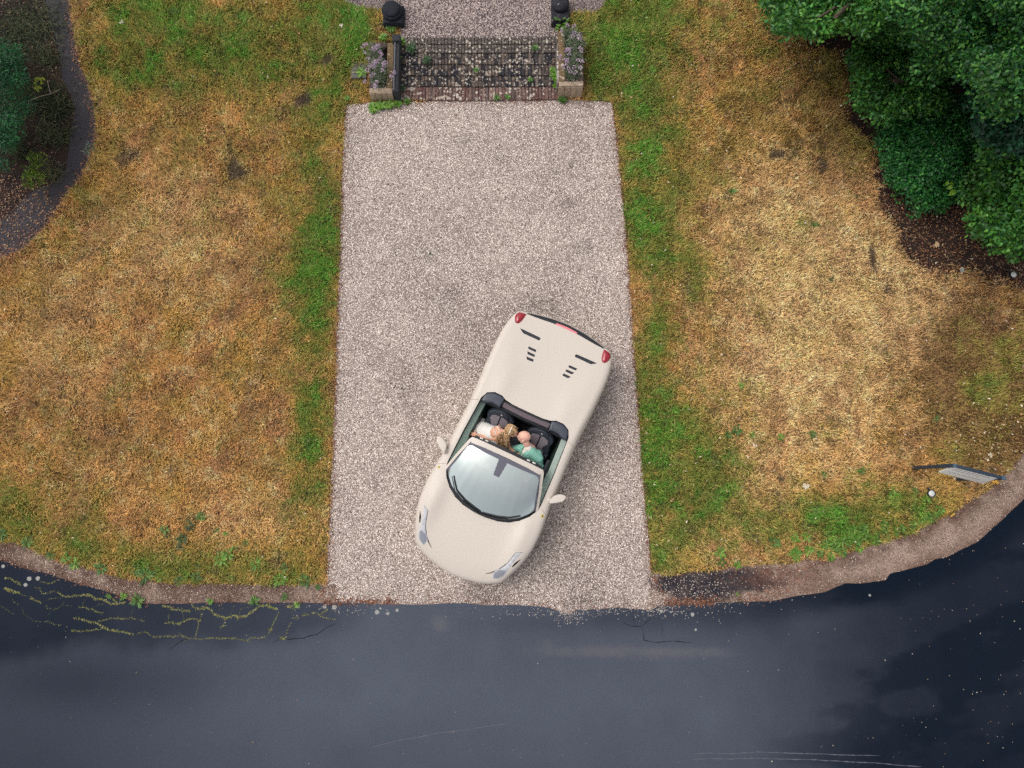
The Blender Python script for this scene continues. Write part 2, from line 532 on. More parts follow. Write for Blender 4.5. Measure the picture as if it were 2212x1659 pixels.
def drive_tone(X, Y):
    t = .62 + .45 * (fbm(X, Y, 1.0, 4, 3) - .5) + .35 * (fbm(X, Y, 4, 3, 1) - .5)
    bl = [(1225, 440, 22, 12, .5), (1265, 537, 16, 10, .6), (985, 625, 20, 9, .4), (930, 560, 10, 8, .3), (1100, 700, 120, 40, .2), (1000, 760, 90, 60, .25), (960, 640, 60, 30, .2), (1260, 1300, 60, 16, .5), (1040, 1290, 40, 12, .55), (1030, 1268, 26, 10, .4), (1010, 300, 40, 8, .25), (1290, 600, 14, 8, .4), (880, 830, 40, 40, .25), (1180, 660, 60, 24, .3), (1250, 1255, 70, 22, .3)]
    x, y = proj(X, Y)
    for bx, by, rx, ry, a in bl:
        t = t - a * np.exp(-(((x - bx) / rx) ** 2 + ((y - by) / ry) ** 2))
    return np.clip(t, -.3, 1)
def drive_color(X, Y):
    t = drive_tone(X, Y)[:, None]
    return A3(108, 96, 92) + (A3(180, 165, 155) - A3(108, 96, 92)) * t
M_grav = mat('gravel_bed', attr='Col', rough=.9, spec=.2, noise=(120, .4), bump=(140, .6))
tag(sheet('driveway', DRIVE, .004, M_grav, drive_color, .12, .03), kind='structure')
def terr_color(X, Y):
    n = fbm(X, Y, 2, 4, 3)[:, None]
    return A3(96, 84, 86) + (A3(120, 106, 102) - A3(96, 84, 86)) * n
tag(sheet('gravel_terrace', TERRACE, .004, M_grav, terr_color, .12, .05), kind='structure')

JL, JR = PG(705, 1306)[0], PG(1437, 1306)[0]
VERGE_L = VERGE_TOP_L + G([(725, 1262), (725, 1301)]) + [p for p in ROAD_EDGE if p[0] < JL][::-1]
VERGE_R = G([(1400, 1240)]) + VERGE_TOP_R + [p for p in ROAD_EDGE if p[0] > JR][::-1] + G([(1405, 1312)])
def verge_color(X, Y):
    x, y = proj(X, Y)
    top = np.minimum(polydist(X, Y, VERGE_TOP_L), polydist(X, Y, VERGE_TOP_R))
    n = fbm(X, Y, 2.2, 5, 4)[:, None]; m = fbm(X, Y, 9, 4, 6)[:, None]
    c = A3(132, 110, 98) * n + A3(172, 150, 136) * (1 - n)
    c = c * (.7 + .6 * m)
    c = c + (A3(92, 66, 56) - c) * (sstep(.36, .02, top) * sstep(.36, .56, fbm(X, Y, 4, 4, 3)) * .8)[:, None]
    # bare tar showing through at the corner by the driveway
    k = np.clip(np.exp(-(((x - 1490) / 75) ** 2 + ((y - 1265) / 34) ** 2)) * 1.5 + .95 * np.exp(-(((x - 1600) / 60) ** 2 + ((y - 1255) / 26) ** 2)) * 1.4, 0, 1)
    k = (sstep(.30, .62, k + 1.5 * (fbm(X, Y, 5, 5, 2) - .5)) * (.65 + .5 * fbm(X, Y, 11, 3, 1)))[:, None]
    c = c + (A3(50, 48, 56) - c) * k
    r = np.exp(-(((x - 1480) / 60) ** 2 + ((y - 1304) / 9) ** 2)) + .8 * np.exp(-(((x - 1690) / 120) ** 2 + ((y - 1255) / 26) ** 2)) + .5 * np.exp(-(((x - 1640) / 40) ** 2 + ((y - 1296) / 8) ** 2))
    r = sstep(.25, .7, r * (.6 + fbm(X, Y, 6, 3, 1)))[:, None]
    c = c + (A3(112, 82, 70) - c) * r * .5
    e = np.clip(1 - polydist(X, Y, ROAD_EDGE) / .16, 0, 1)[:, None]
    return c + (A3(96, 66, 56) - c) * e * n * 1.2
M_verge = mat('verge_grit', attr='Col', rough=.95, spec=.15, noise=(110, .35), bump=(120, .7))
tag(sheet('verge', VERGE_L, .008, M_verge, verge_color, .1, .02), kind='structure')
tag(sheet('verge', VERGE_R, .008, M_verge, verge_color, .1, .02), kind='structure')

# ---- road
ROAD = ROAD_EDGE + [(22, ROAD_EDGE[-1][1]), (22, -8), (-22, -8), (-22, ROAD_EDGE[0][1])]
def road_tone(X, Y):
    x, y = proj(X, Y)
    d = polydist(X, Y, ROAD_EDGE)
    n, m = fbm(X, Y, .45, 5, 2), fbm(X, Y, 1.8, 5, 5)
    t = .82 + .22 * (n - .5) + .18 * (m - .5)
    # fresh dark sealing: wedge on the left with a torn lower edge
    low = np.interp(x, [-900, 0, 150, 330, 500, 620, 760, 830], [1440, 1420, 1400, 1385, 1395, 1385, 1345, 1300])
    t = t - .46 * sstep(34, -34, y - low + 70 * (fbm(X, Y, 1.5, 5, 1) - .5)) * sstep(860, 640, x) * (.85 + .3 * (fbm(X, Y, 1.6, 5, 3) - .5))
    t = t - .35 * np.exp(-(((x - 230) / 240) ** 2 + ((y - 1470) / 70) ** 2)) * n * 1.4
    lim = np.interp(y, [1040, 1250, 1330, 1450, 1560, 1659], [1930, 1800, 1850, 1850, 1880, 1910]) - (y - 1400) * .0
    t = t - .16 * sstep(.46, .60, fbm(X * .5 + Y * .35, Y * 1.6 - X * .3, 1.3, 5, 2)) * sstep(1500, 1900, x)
    t = t - .78 * sstep(-430, 200, x - lim + 110 * (fbm(X, Y, .9, 5, 6) - .5))  # wide right field: darker tar with tree shade painted into its tone
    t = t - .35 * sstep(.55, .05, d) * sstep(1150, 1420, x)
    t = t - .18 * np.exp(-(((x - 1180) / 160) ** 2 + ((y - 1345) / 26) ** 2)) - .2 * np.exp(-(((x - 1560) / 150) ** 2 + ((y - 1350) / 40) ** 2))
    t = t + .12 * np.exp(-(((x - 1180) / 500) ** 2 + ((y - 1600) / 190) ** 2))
    t = t - .38 * sstep(760, -60, x) * (.7 + .6 * m) - .12 * sstep(1500, 1660, y)  # soft edge darkening to the left and bottom, shade painted into the tone
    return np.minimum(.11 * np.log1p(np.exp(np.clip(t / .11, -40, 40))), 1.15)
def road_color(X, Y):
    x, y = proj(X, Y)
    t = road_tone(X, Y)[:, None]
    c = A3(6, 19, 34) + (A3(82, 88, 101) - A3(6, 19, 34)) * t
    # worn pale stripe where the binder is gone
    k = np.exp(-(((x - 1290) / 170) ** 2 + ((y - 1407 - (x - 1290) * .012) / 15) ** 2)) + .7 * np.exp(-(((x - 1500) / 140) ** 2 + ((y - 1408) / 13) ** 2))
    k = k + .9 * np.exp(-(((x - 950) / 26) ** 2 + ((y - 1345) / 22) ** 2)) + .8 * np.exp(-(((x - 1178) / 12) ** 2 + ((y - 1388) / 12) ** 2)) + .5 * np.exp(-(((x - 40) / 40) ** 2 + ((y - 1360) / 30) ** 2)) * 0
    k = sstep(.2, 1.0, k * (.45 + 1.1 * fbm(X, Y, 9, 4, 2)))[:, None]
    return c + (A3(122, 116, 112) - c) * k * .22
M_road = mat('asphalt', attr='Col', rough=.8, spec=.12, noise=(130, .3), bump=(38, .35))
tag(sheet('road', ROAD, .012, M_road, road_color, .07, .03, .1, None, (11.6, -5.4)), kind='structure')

# ---- pebbles, loose chips
def pebbles(name, X, Y, z0, size, C, parent=None):
    n = len(X)
    s = size * rng.uniform(.55, 1.25, n)
    a = rng.uniform(0, 6.28, n)
    z = gz(X, Y) + z0
    V = np.zeros((n, 5, 3))
    for k in range(4):
        rr = s * rng.uniform(.6, 1.15, n) * (1.0 if k % 2 else .68)
        V[:, k, 0] = X + rr * np.cos(a + k * 1.5708); V[:, k, 1] = Y + rr * np.sin(a + k * 1.5708)
        V[:, k, 2] = z + s * rng.uniform(0, .35, n)
    V[:, 4, 0] = X + s * rng.uniform(-.3, .3, n); V[:, 4, 1] = Y + s * rng.uniform(-.3, .3, n); V[:, 4, 2] = z + s * rng.uniform(.35, .65, n)
    b = (np.arange(n) * 5)[:, None]
    T = np.stack([b + np.array([[k, (k + 1) % 4, 4]]) for k in range(4)], 1)
    o = link(name, np_mesh(name, V, T, np.repeat(C, 5, 0)), mat('pebble', attr='Col', rough=.8, spec=.25), parent)
    return tag(o, kind='stuff')

X, Y = scatter(DRIVE, 140000)
ton = drive_tone(X, Y)
u = rng.random(len(X))[:, None]
pal = np.where(u < .68, A3(243, 230, 220), np.where(u < .82, A3(210, 194, 185), np.where(u < .91, A3(124, 111, 104), A3(54, 47, 50))))
pal = pal * rng.uniform(.8, 1.12, (len(X), 1)) * (.72 + .42 * ton[:, None])
e = np.minimum(polydist(X, Y, [p for p in DRIVE], True), 1)
k = (rng.random(len(X)) < np.exp(-e / .10) * .42)[:, None]
pal = np.where(k, A3(128, 74, 54) * rng.uniform(.6, 1.3, (len(X), 1)), pal)
tag(pebbles('driveway_gravel', X, Y, .005, .0130, pal), 'pale pink and grey gravel chips covering the driveway', 'gravel')
X, Y = scatter(TERRACE, 26000)
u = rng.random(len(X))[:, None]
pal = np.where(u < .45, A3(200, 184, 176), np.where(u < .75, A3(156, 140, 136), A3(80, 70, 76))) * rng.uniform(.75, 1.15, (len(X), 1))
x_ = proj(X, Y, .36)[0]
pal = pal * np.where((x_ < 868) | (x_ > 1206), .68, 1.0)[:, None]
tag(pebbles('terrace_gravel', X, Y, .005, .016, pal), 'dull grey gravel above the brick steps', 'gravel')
XX, YY, CC = [], [], []
for poly, n in ((VERGE_L, 22000), (VERGE_R, 22000)):
    X, Y = scatter(poly, n)
    ok = np.abs(X) < 12
    X, Y = X[ok], Y[ok]
    u = rng.random(len(X))[:, None]
    XX.append(X); YY.append(Y)
    vc = verge_color(X, Y)
    CC.append(np.where(u < .07, A3(215, 200, 186), np.where(u < .45, vc * 1.3, vc * .55)) * rng.uniform(.7, 1.2, (len(X), 1)))
# chips spilled from the driveway over the bare tar at the corner and over the road edge
for cx, cy, sx, sy, n in ((1470, 1275, 55, 28, 330), (1560, 1290, 60, 14, 160), (1290, 1322, 120, 7, 260), (1230, 1332, 22, 8, 120), (760, 1315, 60, 8, 60), (1420, 1300, 20, 16, 260)):
    q = np.array([PG(rng.normal(cx, sx), rng.normal(cy, sy)) for _ in range(n)])
    XX.append(q[:, 0]); YY.append(q[:, 1]); CC.append(A3(205, 192, 182) * rng.uniform(.5, 1.1, (n, 1)))
tag(pebbles('verge_chips', np.concatenate(XX), np.concatenate(YY), .012, .011, np.concatenate(CC)), 'small grit and chips along the verge and road edge', 'grit')

X, Y = scatter([(-11, -5.2), (11, -5.2), (11, 1.5), (-11, 1.5)], 16000)
ok = inside(X, Y, ROAD); X, Y = X[ok], Y[ok]
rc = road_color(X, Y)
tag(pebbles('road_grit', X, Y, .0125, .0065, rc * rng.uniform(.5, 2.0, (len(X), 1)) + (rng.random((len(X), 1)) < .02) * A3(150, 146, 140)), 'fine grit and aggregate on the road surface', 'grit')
# ---- grass blades: every blade a bent sliver with its own colour
def not_lawn(X, Y):
    r = np.zeros(len(X), bool)
    jx, jy = X + .5 * (fbm(X, Y, 2.2, 5, 2) - .5) + rng.normal(0, .07, len(X)), Y + .5 * (fbm(X, Y, 2.2, 5, 5) - .5) + rng.normal(0, .07, len(X))
    r |= inside(jx, jy, BEDR)
    for poly in [DRIVE, TERRACE, PATH, BEDL, VERGE_L, VERGE_R, ROAD] + STEP_POLYS:
        r |= inside(X, Y, poly)
    return r
NB = 620000
X = rng.uniform(-11.2, 11.2, NB * 2); Y = rng.uniform(-2.6, 10.6, NB * 2)
Y = Y[:len(X)]
pj = proj(X, Y)
ok = (pj[0] > -120) & (pj[0] < 2330) & (pj[1] > -130)
X, Y = X[ok], Y[ok]
ok = ~not_lawn(X, Y)
X, Y = X[ok], Y[ok]
c, g, d = lawn_color(X, Y, rng.random(len(X)))
ok = rng.random(len(X)) < (1 - .85 * d) * (.72 + .28 * fbm(X, Y, 4, 3, 1))
X, Y, c, g = X[ok][:NB], Y[ok][:NB], c[ok][:NB], g[ok][:NB]
n = len(X)
L = rng.uniform(.035, .095, n) * (1 + .35 * g)
az = rng.uniform(0, 6.28, n)
az = np.where(rng.random(n) < .55, fbm(X, Y, 1.5, 3, 2) * 18 + rng.normal(0, .7, n), az)
lean = rng.uniform(.45, .98, n)
wd = rng.uniform(.0045, .0095, n)
dx, dy = np.cos(az), np.sin(az)
z = gz(X, Y)
V = np.zeros((n, 3, 3))
V[:, 0] = np.stack([X - dy * wd, Y + dx * wd, z + rng.uniform(0, .012, n)], 1)
V[:, 1] = np.stack([X + dy * wd, Y - dx * wd, z + rng.uniform(0, .012, n)], 1)
V[:, 2] = np.stack([X + dx * L * lean, Y + dy * L * lean, z + L * np.sqrt(1 - lean ** 2) + .004], 1)
br = np.where(rng.random((n, 1)) < .13, .40, rng.uniform(.66, 1.55, (n, 1))) * (1 + .25 * (rng.random((n, 1)) < .1))
col = c * 1.2 * br
mixg = (rng.random(n) < .06)[:, None]
col = np.where(mixg, (col + A3(170, 150, 100)) / 2, col)
C3 = np.repeat(col[:, None], 3, 1)
C3[:, 2] *= 1.12
gm = np_mesh('grass', V, np.arange(n * 3), C3.reshape(-1, 3))
tag(link('grass', gm, mat('grass_blade', attr='Col', rough=.7, spec=.15, trans=.12)), 'short dry lawn grass, straw brown with green patches', 'grass', kind='stuff')
# ------------------------------------------------------------------ brick steps
M_brick = mat('old_brick', S(66, 56, 56), rough=.9, spec=.2, rnd=.45, noise=(38, .4), bump=(70, .5))
def lichen_mat(name, cols, lich, thr, sc, rnd=.4):
    """weathered masonry: per-piece colour, grain, pale lichen discs"""
    m = mat(name, cols[0], rough=.92, spec=.15, bump=(75, .6))
    t = m.node_tree
    b = t.nodes['Principled BSDF']
    oi = t.nodes.new('ShaderNodeObjectInfo')
    geo = t.nodes.new('ShaderNodeNewGeometry')
    ramp = t.nodes.new('ShaderNodeValToRGB')
    ramp.color_ramp.interpolation = 'LINEAR'
    el = ramp.color_ramp.elements
    while len(el) < len(cols): el.new(.5)
    for i, c in enumerate(cols):
        el[i].position = i / (len(cols) - 1); el[i].color = (*c, 1)
    t.links.new(oi.outputs['Random'], ramp.inputs[0])
    n = t.nodes.new('ShaderNodeTexNoise'); n.inputs['Scale'].default_value = 30; n.inputs['Detail'].default_value = 6
    t.links.new(geo.outputs['Position'], n.inputs['Vector'])
    mr = t.nodes.new('ShaderNodeMapRange'); mr.inputs[1].default_value = .25; mr.inputs[2].default_value = .75; mr.inputs[3].default_value = .55; mr.inputs[4].default_value = 1.45
    t.links.new(n.outputs['Fac'], mr.inputs[0])
    sc1 = t.nodes.new('ShaderNodeVectorMath'); sc1.operation = 'SCALE'
    t.links.new(ramp.outputs[0], sc1.inputs[0]); t.links.new(mr.outputs[0], sc1.inputs['Scale'])
    vo = t.nodes.new('ShaderNodeTexVoronoi'); vo.inputs['Scale'].default_value = sc; vo.inputs['Randomness'].default_value = 1
    n3 = t.nodes.new('ShaderNodeTexNoise'); n3.inputs['Scale'].default_value = sc * 1.6; n3.inputs['Detail'].default_value = 3
    wv = t.nodes.new('ShaderNodeMix'); wv.data_type = 'VECTOR'; wv.inputs[0].default_value = .07
    t.links.new(geo.outputs['Position'], n3.inputs['Vector'])
    t.links.new(geo.outputs['Position'], wv.inputs[4]); t.links.new(n3.outputs['Color'], wv.inputs[5])
    t.links.new(wv.outputs[1], vo.inputs['Vector'])
    # radius of each disc varies with the cell's random colour and a broad noise
    n2 = t.nodes.new('ShaderNodeTexNoise'); n2.inputs['Scale'].default_value = 1.3; n2.inputs['Detail'].default_value = 3
    t.links.new(geo.outputs['Position'], n2.inputs['Vector'])
    sepc = t.nodes.new('ShaderNodeSeparateColor'); t.links.new(vo.outputs['Color'], sepc.inputs[0])
    ad = t.nodes.new('ShaderNodeMath'); ad.operation = 'MULTIPLY_ADD'
    t.links.new(n2.outputs['Fac'], ad.inputs[0]); ad.inputs[1].default_value = 1.6
    t.links.new(sepc.outputs[0], ad.inputs[2])
    r0 = t.nodes.new('ShaderNodeMapRange'); r0.inputs[1].default_value = thr; r0.inputs[2].default_value = thr + .8; r0.inputs[3].default_value = 0; r0.inputs[4].default_value = .62
    t.links.new(ad.outputs[0], r0.inputs[0])
    sub = t.nodes.new('ShaderNodeMath'); sub.operation = 'SUBTRACT'
    t.links.new(r0.outputs[0], sub.inputs[0]); t.links.new(vo.outputs['Distance'], sub.inputs[1])
    fr = t.nodes.new('ShaderNodeMapRange'); fr.inputs[1].default_value = 0; fr.inputs[2].default_value = .06; fr.inputs[3].default_value = 0; fr.inputs[4].default_value = .9
    t.links.new(sub.outputs[0], fr.inputs[0])
    mx = t.nodes.new('ShaderNodeMix'); mx.data_type = 'RGBA'
    t.links.new(fr.outputs[0], mx.inputs[0]); t.links.new(sc1.outputs[0], mx.inputs[6]); mx.inputs[7].default_value = (*lich, 1)
    t.links.new(mx.outputs[2], b.inputs['Base Color'])
    return m

LICH = S(196, 186, 172)
M_bdark = lichen_mat('tread_brick', [S(58, 56, 60), S(50, 50, 57), S(74, 69, 67), S(100, 86, 78), S(64, 62, 65), S(124, 112, 102)], LICH, 1.02, 22)
M_bred = lichen_mat('front_brick', [S(108, 80, 76), S(98, 76, 74), S(122, 98, 90), S(94, 80, 78), S(136, 114, 104)], LICH, 1.0, 18)
M_btop = lichen_mat('landing_brick', [S(70, 68, 72), S(62, 60, 66), S(86, 78, 74), S(74, 70, 70)], S(150, 144, 138), 1.3, 24)

def brick_proto(L, Wd, H, seed):
    """a worn brick: a box with chamfered, slightly uneven arrises"""
    r = random.Random(seed)
    c = .006
    j = lambda: r.uniform(-.003, .003)
    v = []
    for z, ins in ((-H / 2, 0), (H / 2 - c, 0), (H / 2, c)):
        for sx, sy in ((-1, -1), (1, -1), (1, 1), (-1, 1)):
            v.append((sx * (Wd / 2 - ins) + j(), sy * (L / 2 - ins) + j(), z + j() * .7))
    f = [(3, 2, 1, 0), (8, 9, 10, 11)]
    for a in (0, 4):
        for k in range(4):
            f.append((a + k, a + (k + 1) % 4, a + 4 + (k + 1) % 4, a + 4 + k))
    return py_mesh('brick', v, f)

steps = empty('brick_steps', (PG(1030, 215)[0], 7.62, 0), 0, 'old dark brick steps spotted with pale lichen, between two planters', 'steps')
S0 = Vector(steps.location)
ROWS = [790, 682, 596, 506, 416, 346, 277]     # fronts of the treads in the crop, bottom to top
ZS = [.05, .082, .114, .146, .178, .207]
n_obj = 0
rest = ([], [])
core = bmesh.new()
NCOL = 48
for k in range(6):
    z = ZS[k]
    yl = (ROWS[k] / 3.253) / 1.1302; yh = (ROWS[k + 1] / 3.253) / 1.1302
    yf, yb = P(1030, yl, z)[1], P(1030, yh, z if k < 5 else .207)[1]
    xl = P((820 + (490 if k else 500) / 3.253) / 1.1302, yl, z)[0]; xr_ = P((820 + 1768 / 3.253) / 1.1302, yl, z)[0]
    dep = yb - yf
    pitch = (xr_ - xl) / NCOL
    box(core, Vector(((xl + xr_) / 2, (yf + yb) / 2 + .012, z / 2 - .016)) - S0, (xr_ - xl - .01, dep + .004, z - .002))
    m = (M_bred, M_bdark, M_bdark, M_bdark, M_bdark, M_btop)[k]
    full = [brick_proto(dep - .008, pitch - .009, .07, 10 * k + s) for s in range(3)]
    fr = .56
    half = [brick_proto(dep * fr - .010, pitch - .009, .07, 100 + 10 * k + s) for s in range(2)]
    half2 = [brick_proto(dep * (1 - fr) - .010, pitch - .009, .07, 200 + 10 * k + s) for s in range(2)]
    for me in full + half + half2:
        me.materials.append(m)
    for i in range(NCOL):
        xc = xl + (i + .5) * pitch
        tilt = random.uniform(-.006, .006)
        sag = -.022 * math.exp(-((i - 20) / 12.0) ** 2) if k == 0 else -.012 * math.exp(-((i - 24) / 15.0) ** 2)
        if k == 0 or random.random() < .3:
            pcs = [(random.choice(full), .5)]
        elif (i + k) % 2:
            pcs = [(random.choice(half), fr / 2), (random.choice(half2), fr + (1 - fr) / 2)]
        else:
            pcs = [(random.choice(half2), (1 - fr) / 2), (random.choice(half), (1 - fr) + fr / 2)]
        for me, q in pcs:
            loc = Vector((xc + random.uniform(-.002, .002), yf + dep * q + sag + random.uniform(-.003, .003), z - .035 + random.uniform(-.006, .004))) - S0
            ro = (random.uniform(-.03, .03), random.uniform(-.05, .05), random.uniform(-.03, .03))
            if n_obj < 296:
                o = bpy.data.objects.new('brick', me)
                COL.objects.link(o)
                o.parent = steps; o.location = loc; o.rotation_euler = ro
                n_obj += 1
            else:
                M = Matrix.Translation(loc) @ Matrix.Rotation(ro[2], 4, 'Z') @ Matrix.Rotation(ro[1], 4, 'Y')
                b0 = len(rest[0])
                rest[0].extend([M @ v.co for v in me.vertices]); rest[1].extend([tuple(b0 + q2 for q2 in p.vertices) for p in me.polygons])
o = link('upper_bricks', py_mesh('upper_bricks', *rest), M_bdark, steps); o['kind'] = 'stuff'
link('mortar_core', bm_mesh('mortar_core', core), mat('mortar', S(58, 54, 54), rough=1, spec=.1, noise=(50, .4)), steps)

# ------------------------------------------------------------------ planters beside the steps
M_stone = lichen_mat('planter_stone', [S(92, 82, 76), S(78, 68, 64)], S(190, 182, 168), 1.15, 15)
M_cope = lichen_mat('planter_coping', [S(120, 102, 78), S(96, 80, 64)], S(200, 190, 174), 1.2, 18)
M_face = lichen_mat('planter_face', [S(176, 158, 136), S(160, 140, 122)], S(206, 196, 182), 1.2, 20)
M_wall = mat('planter_inner_wall', S(46, 48, 54), rough=.9, noise=(30, .5), bump=(60, .5))
M_potsoil = mat('planter_soil', S(44, 38, 36), rough=1, spec=.1, noise=(60, .6), bump=(50, 1))

def planter(u0, u1, v0, v1, vb, top, front, label, inner_left):
    """u: sides, v0: back, v1: front edge of the top, in the steps crop"""
    cx = lambda u: (820 + u / 3.253) / 1.1302
    cy = lambda v: v / 3.253 / 1.1302
    xl = P(cx(u0), cy(v1), top)[0]; xr2 = P(cx(u1), cy(v1), top)[0]
    yf = P(1106, cy(v1), top)[1]; yb = P(1106, cy(v0), top + .02)[1]
    root = empty('planter', ((xl + xr2) / 2, (yf + yb) / 2, 0), 0, label, 'planter')
    c0 = Vector(root.location)
    W, D = xr2 - xl, yb - yf
    def wall(nm, x, y, sx, sy, z0, z1, m):
        bm = bmesh.new()
        box(bm, Vector((x, y, (z0 + z1) / 2)) - c0, (sx, sy, z1 - z0), bev=.012)
        for v in bm.verts: v.co += Vector((random.uniform(-.004, .004),) * 3)
        return link(nm, bm_mesh(nm, bm), m, root, smooth=40)
    t = .12
    yfr = yf + .10
    wall('side_wall', xl + t / 2, (yfr + yb) / 2, t, D - .1, -.05, top, M_stone if not inner_left else M_cope)
    wall('side_wall', xr2 - t / 2, (yfr + yb) / 2, t, D - .1, -.05, top, M_cope if not inner_left else M_stone)
    wall('front_wall', (xl + xr2) / 2, yf + .052, W, .10, -.05, top - .004, M_face)
    wall('front_cap', (xl + xr2) / 2, yf + .14, W - 2 * t - .01, .07, .0, top - .012, M_stone)
    wall('back_wall', (xl + xr2) / 2, yb - .05, W - 2 * t - .01, .10, -.05, top + .01, M_stone)
    bm = bmesh.new()
    bmesh.ops.create_grid(bm, x_segments=8, y_segments=20, size=.5)
    for v in bm.verts:
        v.co = Vector((v.co.x * (W - 2 * t + .02), v.co.y * (D - .2) + .04, top - .1 + random.uniform(-.02, .02)))
    link('soil', bm_mesh('soil', bm), M_potsoil, root, smooth=180)
    # the pieces of the front face: a course of stone blocks
    nb = 4
    for i in range(nb):
        bm = bmesh.new()
        box(bm, Vector((xl + W * (i + .5) / nb, yf - .004, top * .5)) - c0, (W / nb - .012, .016, top * .82), bev=.004)
        link('stone', bm_mesh('stone', bm), M_face, root, smooth=40)
    return root, xl, xr2, yf, yb, top

PL = planter(262, 448, 335, 735, 800, .30, .3, 'weathered brick planter with a brown coping, its purple flowers sprawling over the lawn side', False)
PR = planter(1772, 1966, 245, 682, 785, .42, .4, 'taller grey stone planter with a white streaked inner edge, purple flowers all along it', True)
# dark rendered cheek wall along the inner side of the lower planter
xw = PL[2]
ch = empty('cheek_wall', (xw + .09, (PL[3] + PL[4]) / 2, 0), 0, 'narrow black weathered wall with pale ridge between planter and brick steps', 'wall')
c0 = Vector(ch.location)
bm = bmesh.new(); box(bm, Vector((xw + .075, (PL[3] + PL[4]) / 2 + .02, .17)) - c0, (.11, PL[4] - PL[3] + .1, .44), bev=.012)
link('wall_body', bm_mesh('wall_body', bm), M_wall, ch, smooth=40)
bm = bmesh.new(); box(bm, Vector((xw + .045, (PL[3] + PL[4]) / 2 + .02, .40)) - c0, (.03, PL[4] - PL[3] + .06, .03), bev=.01)
link('ridge', bm_mesh('ridge', bm), mat('ridge_stone', S(96, 96, 100), rough=.9, noise=(40, .5)), ch, smooth=40)
bm = bmesh.new(); box(bm, Vector((xw + .07, PL[4] + .01, .22)) - c0, (.15, .14, .47), bev=.015)
link('end_block', bm_mesh('end_block', bm), M_wall, ch, smooth=40)
# white streaked edge on the inner side of the taller planter
bm = bmesh.new(); box(bm, (PR[1] - .018, (PR[3] + PR[4]) / 2 - .1, .2), (.03, PR[4] - PR[3] - .3, .43), bev=.008)
o = link('edge_slab', bm_mesh('edge_slab', bm), lichen_mat('edge_slab', [S(150, 140, 130), S(120, 112, 106)], S(206, 198, 188), 1.0, 16), None, smooth=40)
tag(o, 'thin pale slab lining the step side of the taller planter', 'slab')

# ------------------------------------------------------------------ pedestals at the top of the steps
M_black = mat('black_stone', S(34, 38, 46), rough=.85, spec=.3, noise=(28, .5), bump=(60, .5))
q = P(847, 27, .38)
pd = empty('stone_finial', (q[0] - .0, q[1] - .02, .21), 0, 'round dark stone ball cap on a square black pedestal at the head of the steps', 'finial')
bm = bmesh.new(); box(bm, (.02, 0, .0), (.41, .40, .26), bev=.025); link('pedestal', bm_mesh('pedestal', bm), M_black, pd, smooth=40)
bm = bmesh.new(); box(bm, (.015, -.01, .14), (.37, .36, .04), bev=.02); link('plinth', bm_mesh('plinth', bm), M_black, pd, smooth=40)
bm = bmesh.new()
lathe(bm, [(.10, .42), (.185, .44), (.20, .47), (.195, .50), (.165, .515), (.17, .53), (.165, .555), (.14, .575), (.08, .585), (.02, .588)], (.0, .03, -.27), 32)
link('cap', bm_mesh('cap', bm), M_black, pd, smooth=50)
M_ped2 = lichen_mat('grey_pedestal', [S(58, 58, 62), S(50, 50, 56)], S(190, 188, 184), 1.35, 22)
q = P(1211, 14, .48)
pd2 = empty('stone_pedestal', (q[0], q[1], .21), 0, 'broken grey stone pedestal flecked with white, a green weed at its foot', 'pedestal')
bm = bmesh.new(); box(bm, (.0, .02, .0), (.34, .56, .34), bev=.03); link('shaft', bm_mesh('shaft', bm), M_ped2, pd2, smooth=40)
bm = bmesh.new()
lathe(bm, [(.13, .36), (.165, .40), (.16, .46), (.12, .50), (.05, .52), (.01, .52)], (0.0, .09, -.2), 24)
link('cap', bm_mesh('cap', bm), M_ped2, pd2, smooth=50)
bm = bmesh.new(); box(bm, (.0, -.19, .175), (.29, .14, .05), bev=.02, mtx=Matrix.Rotation(R(-24), 3, 'X')); link('shoulder_stone', bm_mesh('shoulder_stone', bm), M_ped2, pd2, smooth=40)

# small paving slab sunk in the lawn
q = PG(*cS([(170, 560)])[0])
bm = bmesh.new(); box(bm, (0, 0, .0), (.30, .36, .06), bev=.012)
o = link('paving_slab', bm_mesh('paving_slab', bm), mat('slab_stone', S(98, 98, 92), rough=.95, noise=(30, .4), bump=(50, .5)), None, (q[0] + .04, q[1], q[2] + .012), smooth=40)
tag(o, 'small grey slab sunk in the lawn beside the lower planter, half overgrown', 'slab')
# ------------------------------------------------------------------ the car (x forward from the tail, y to the driver's side, z up)
CA = R(25.1)
CH = (-math.sin(CA), -math.cos(CA))
CO = (0.872, 2.654)
CX = 2.1
CAR_M = Matrix.Translation((CO[0], CO[1], 0)) @ Matrix.Rotation(math.atan2(CH[1], CH[0]), 4, 'Z')
car = empty('convertible_car', (CO[0] + CX * CH[0], CO[1] + CX * CH[1], .012), math.atan2(CH[1], CH[0]),
            'creamy white open top sports car parked askew on the gravel driveway', 'car')
def cpart(name, me, m, parent=None, smooth=40):
    me.transform(Matrix.Translation((-CX, 0, 0)))
    return link(name, me, m, parent or car, smooth=smooth)
def crv(pts, n=9):
    """smoothed lookup through points"""
    xs = np.array([p[0] for p in pts], float); ys = np.array([p[1] for p in pts], float)
    g = np.linspace(xs[0], xs[-1], 400)
    v = np.interp(g, xs, ys)
    k = max(3, int(n))
    vp = np.concatenate([2 * v[0] - v[k:0:-1], v, 2 * v[-1] - v[-2:-k - 2:-1]])
    for _ in range(2):
        vp = np.convolve(vp, np.ones(2 * k // 2 * 2 // 2 | 1) / (2 * k // 2 * 2 // 2 | 1), 'same')
    v = vp[k:-k]
    return lambda x: np.interp(x, g, v)
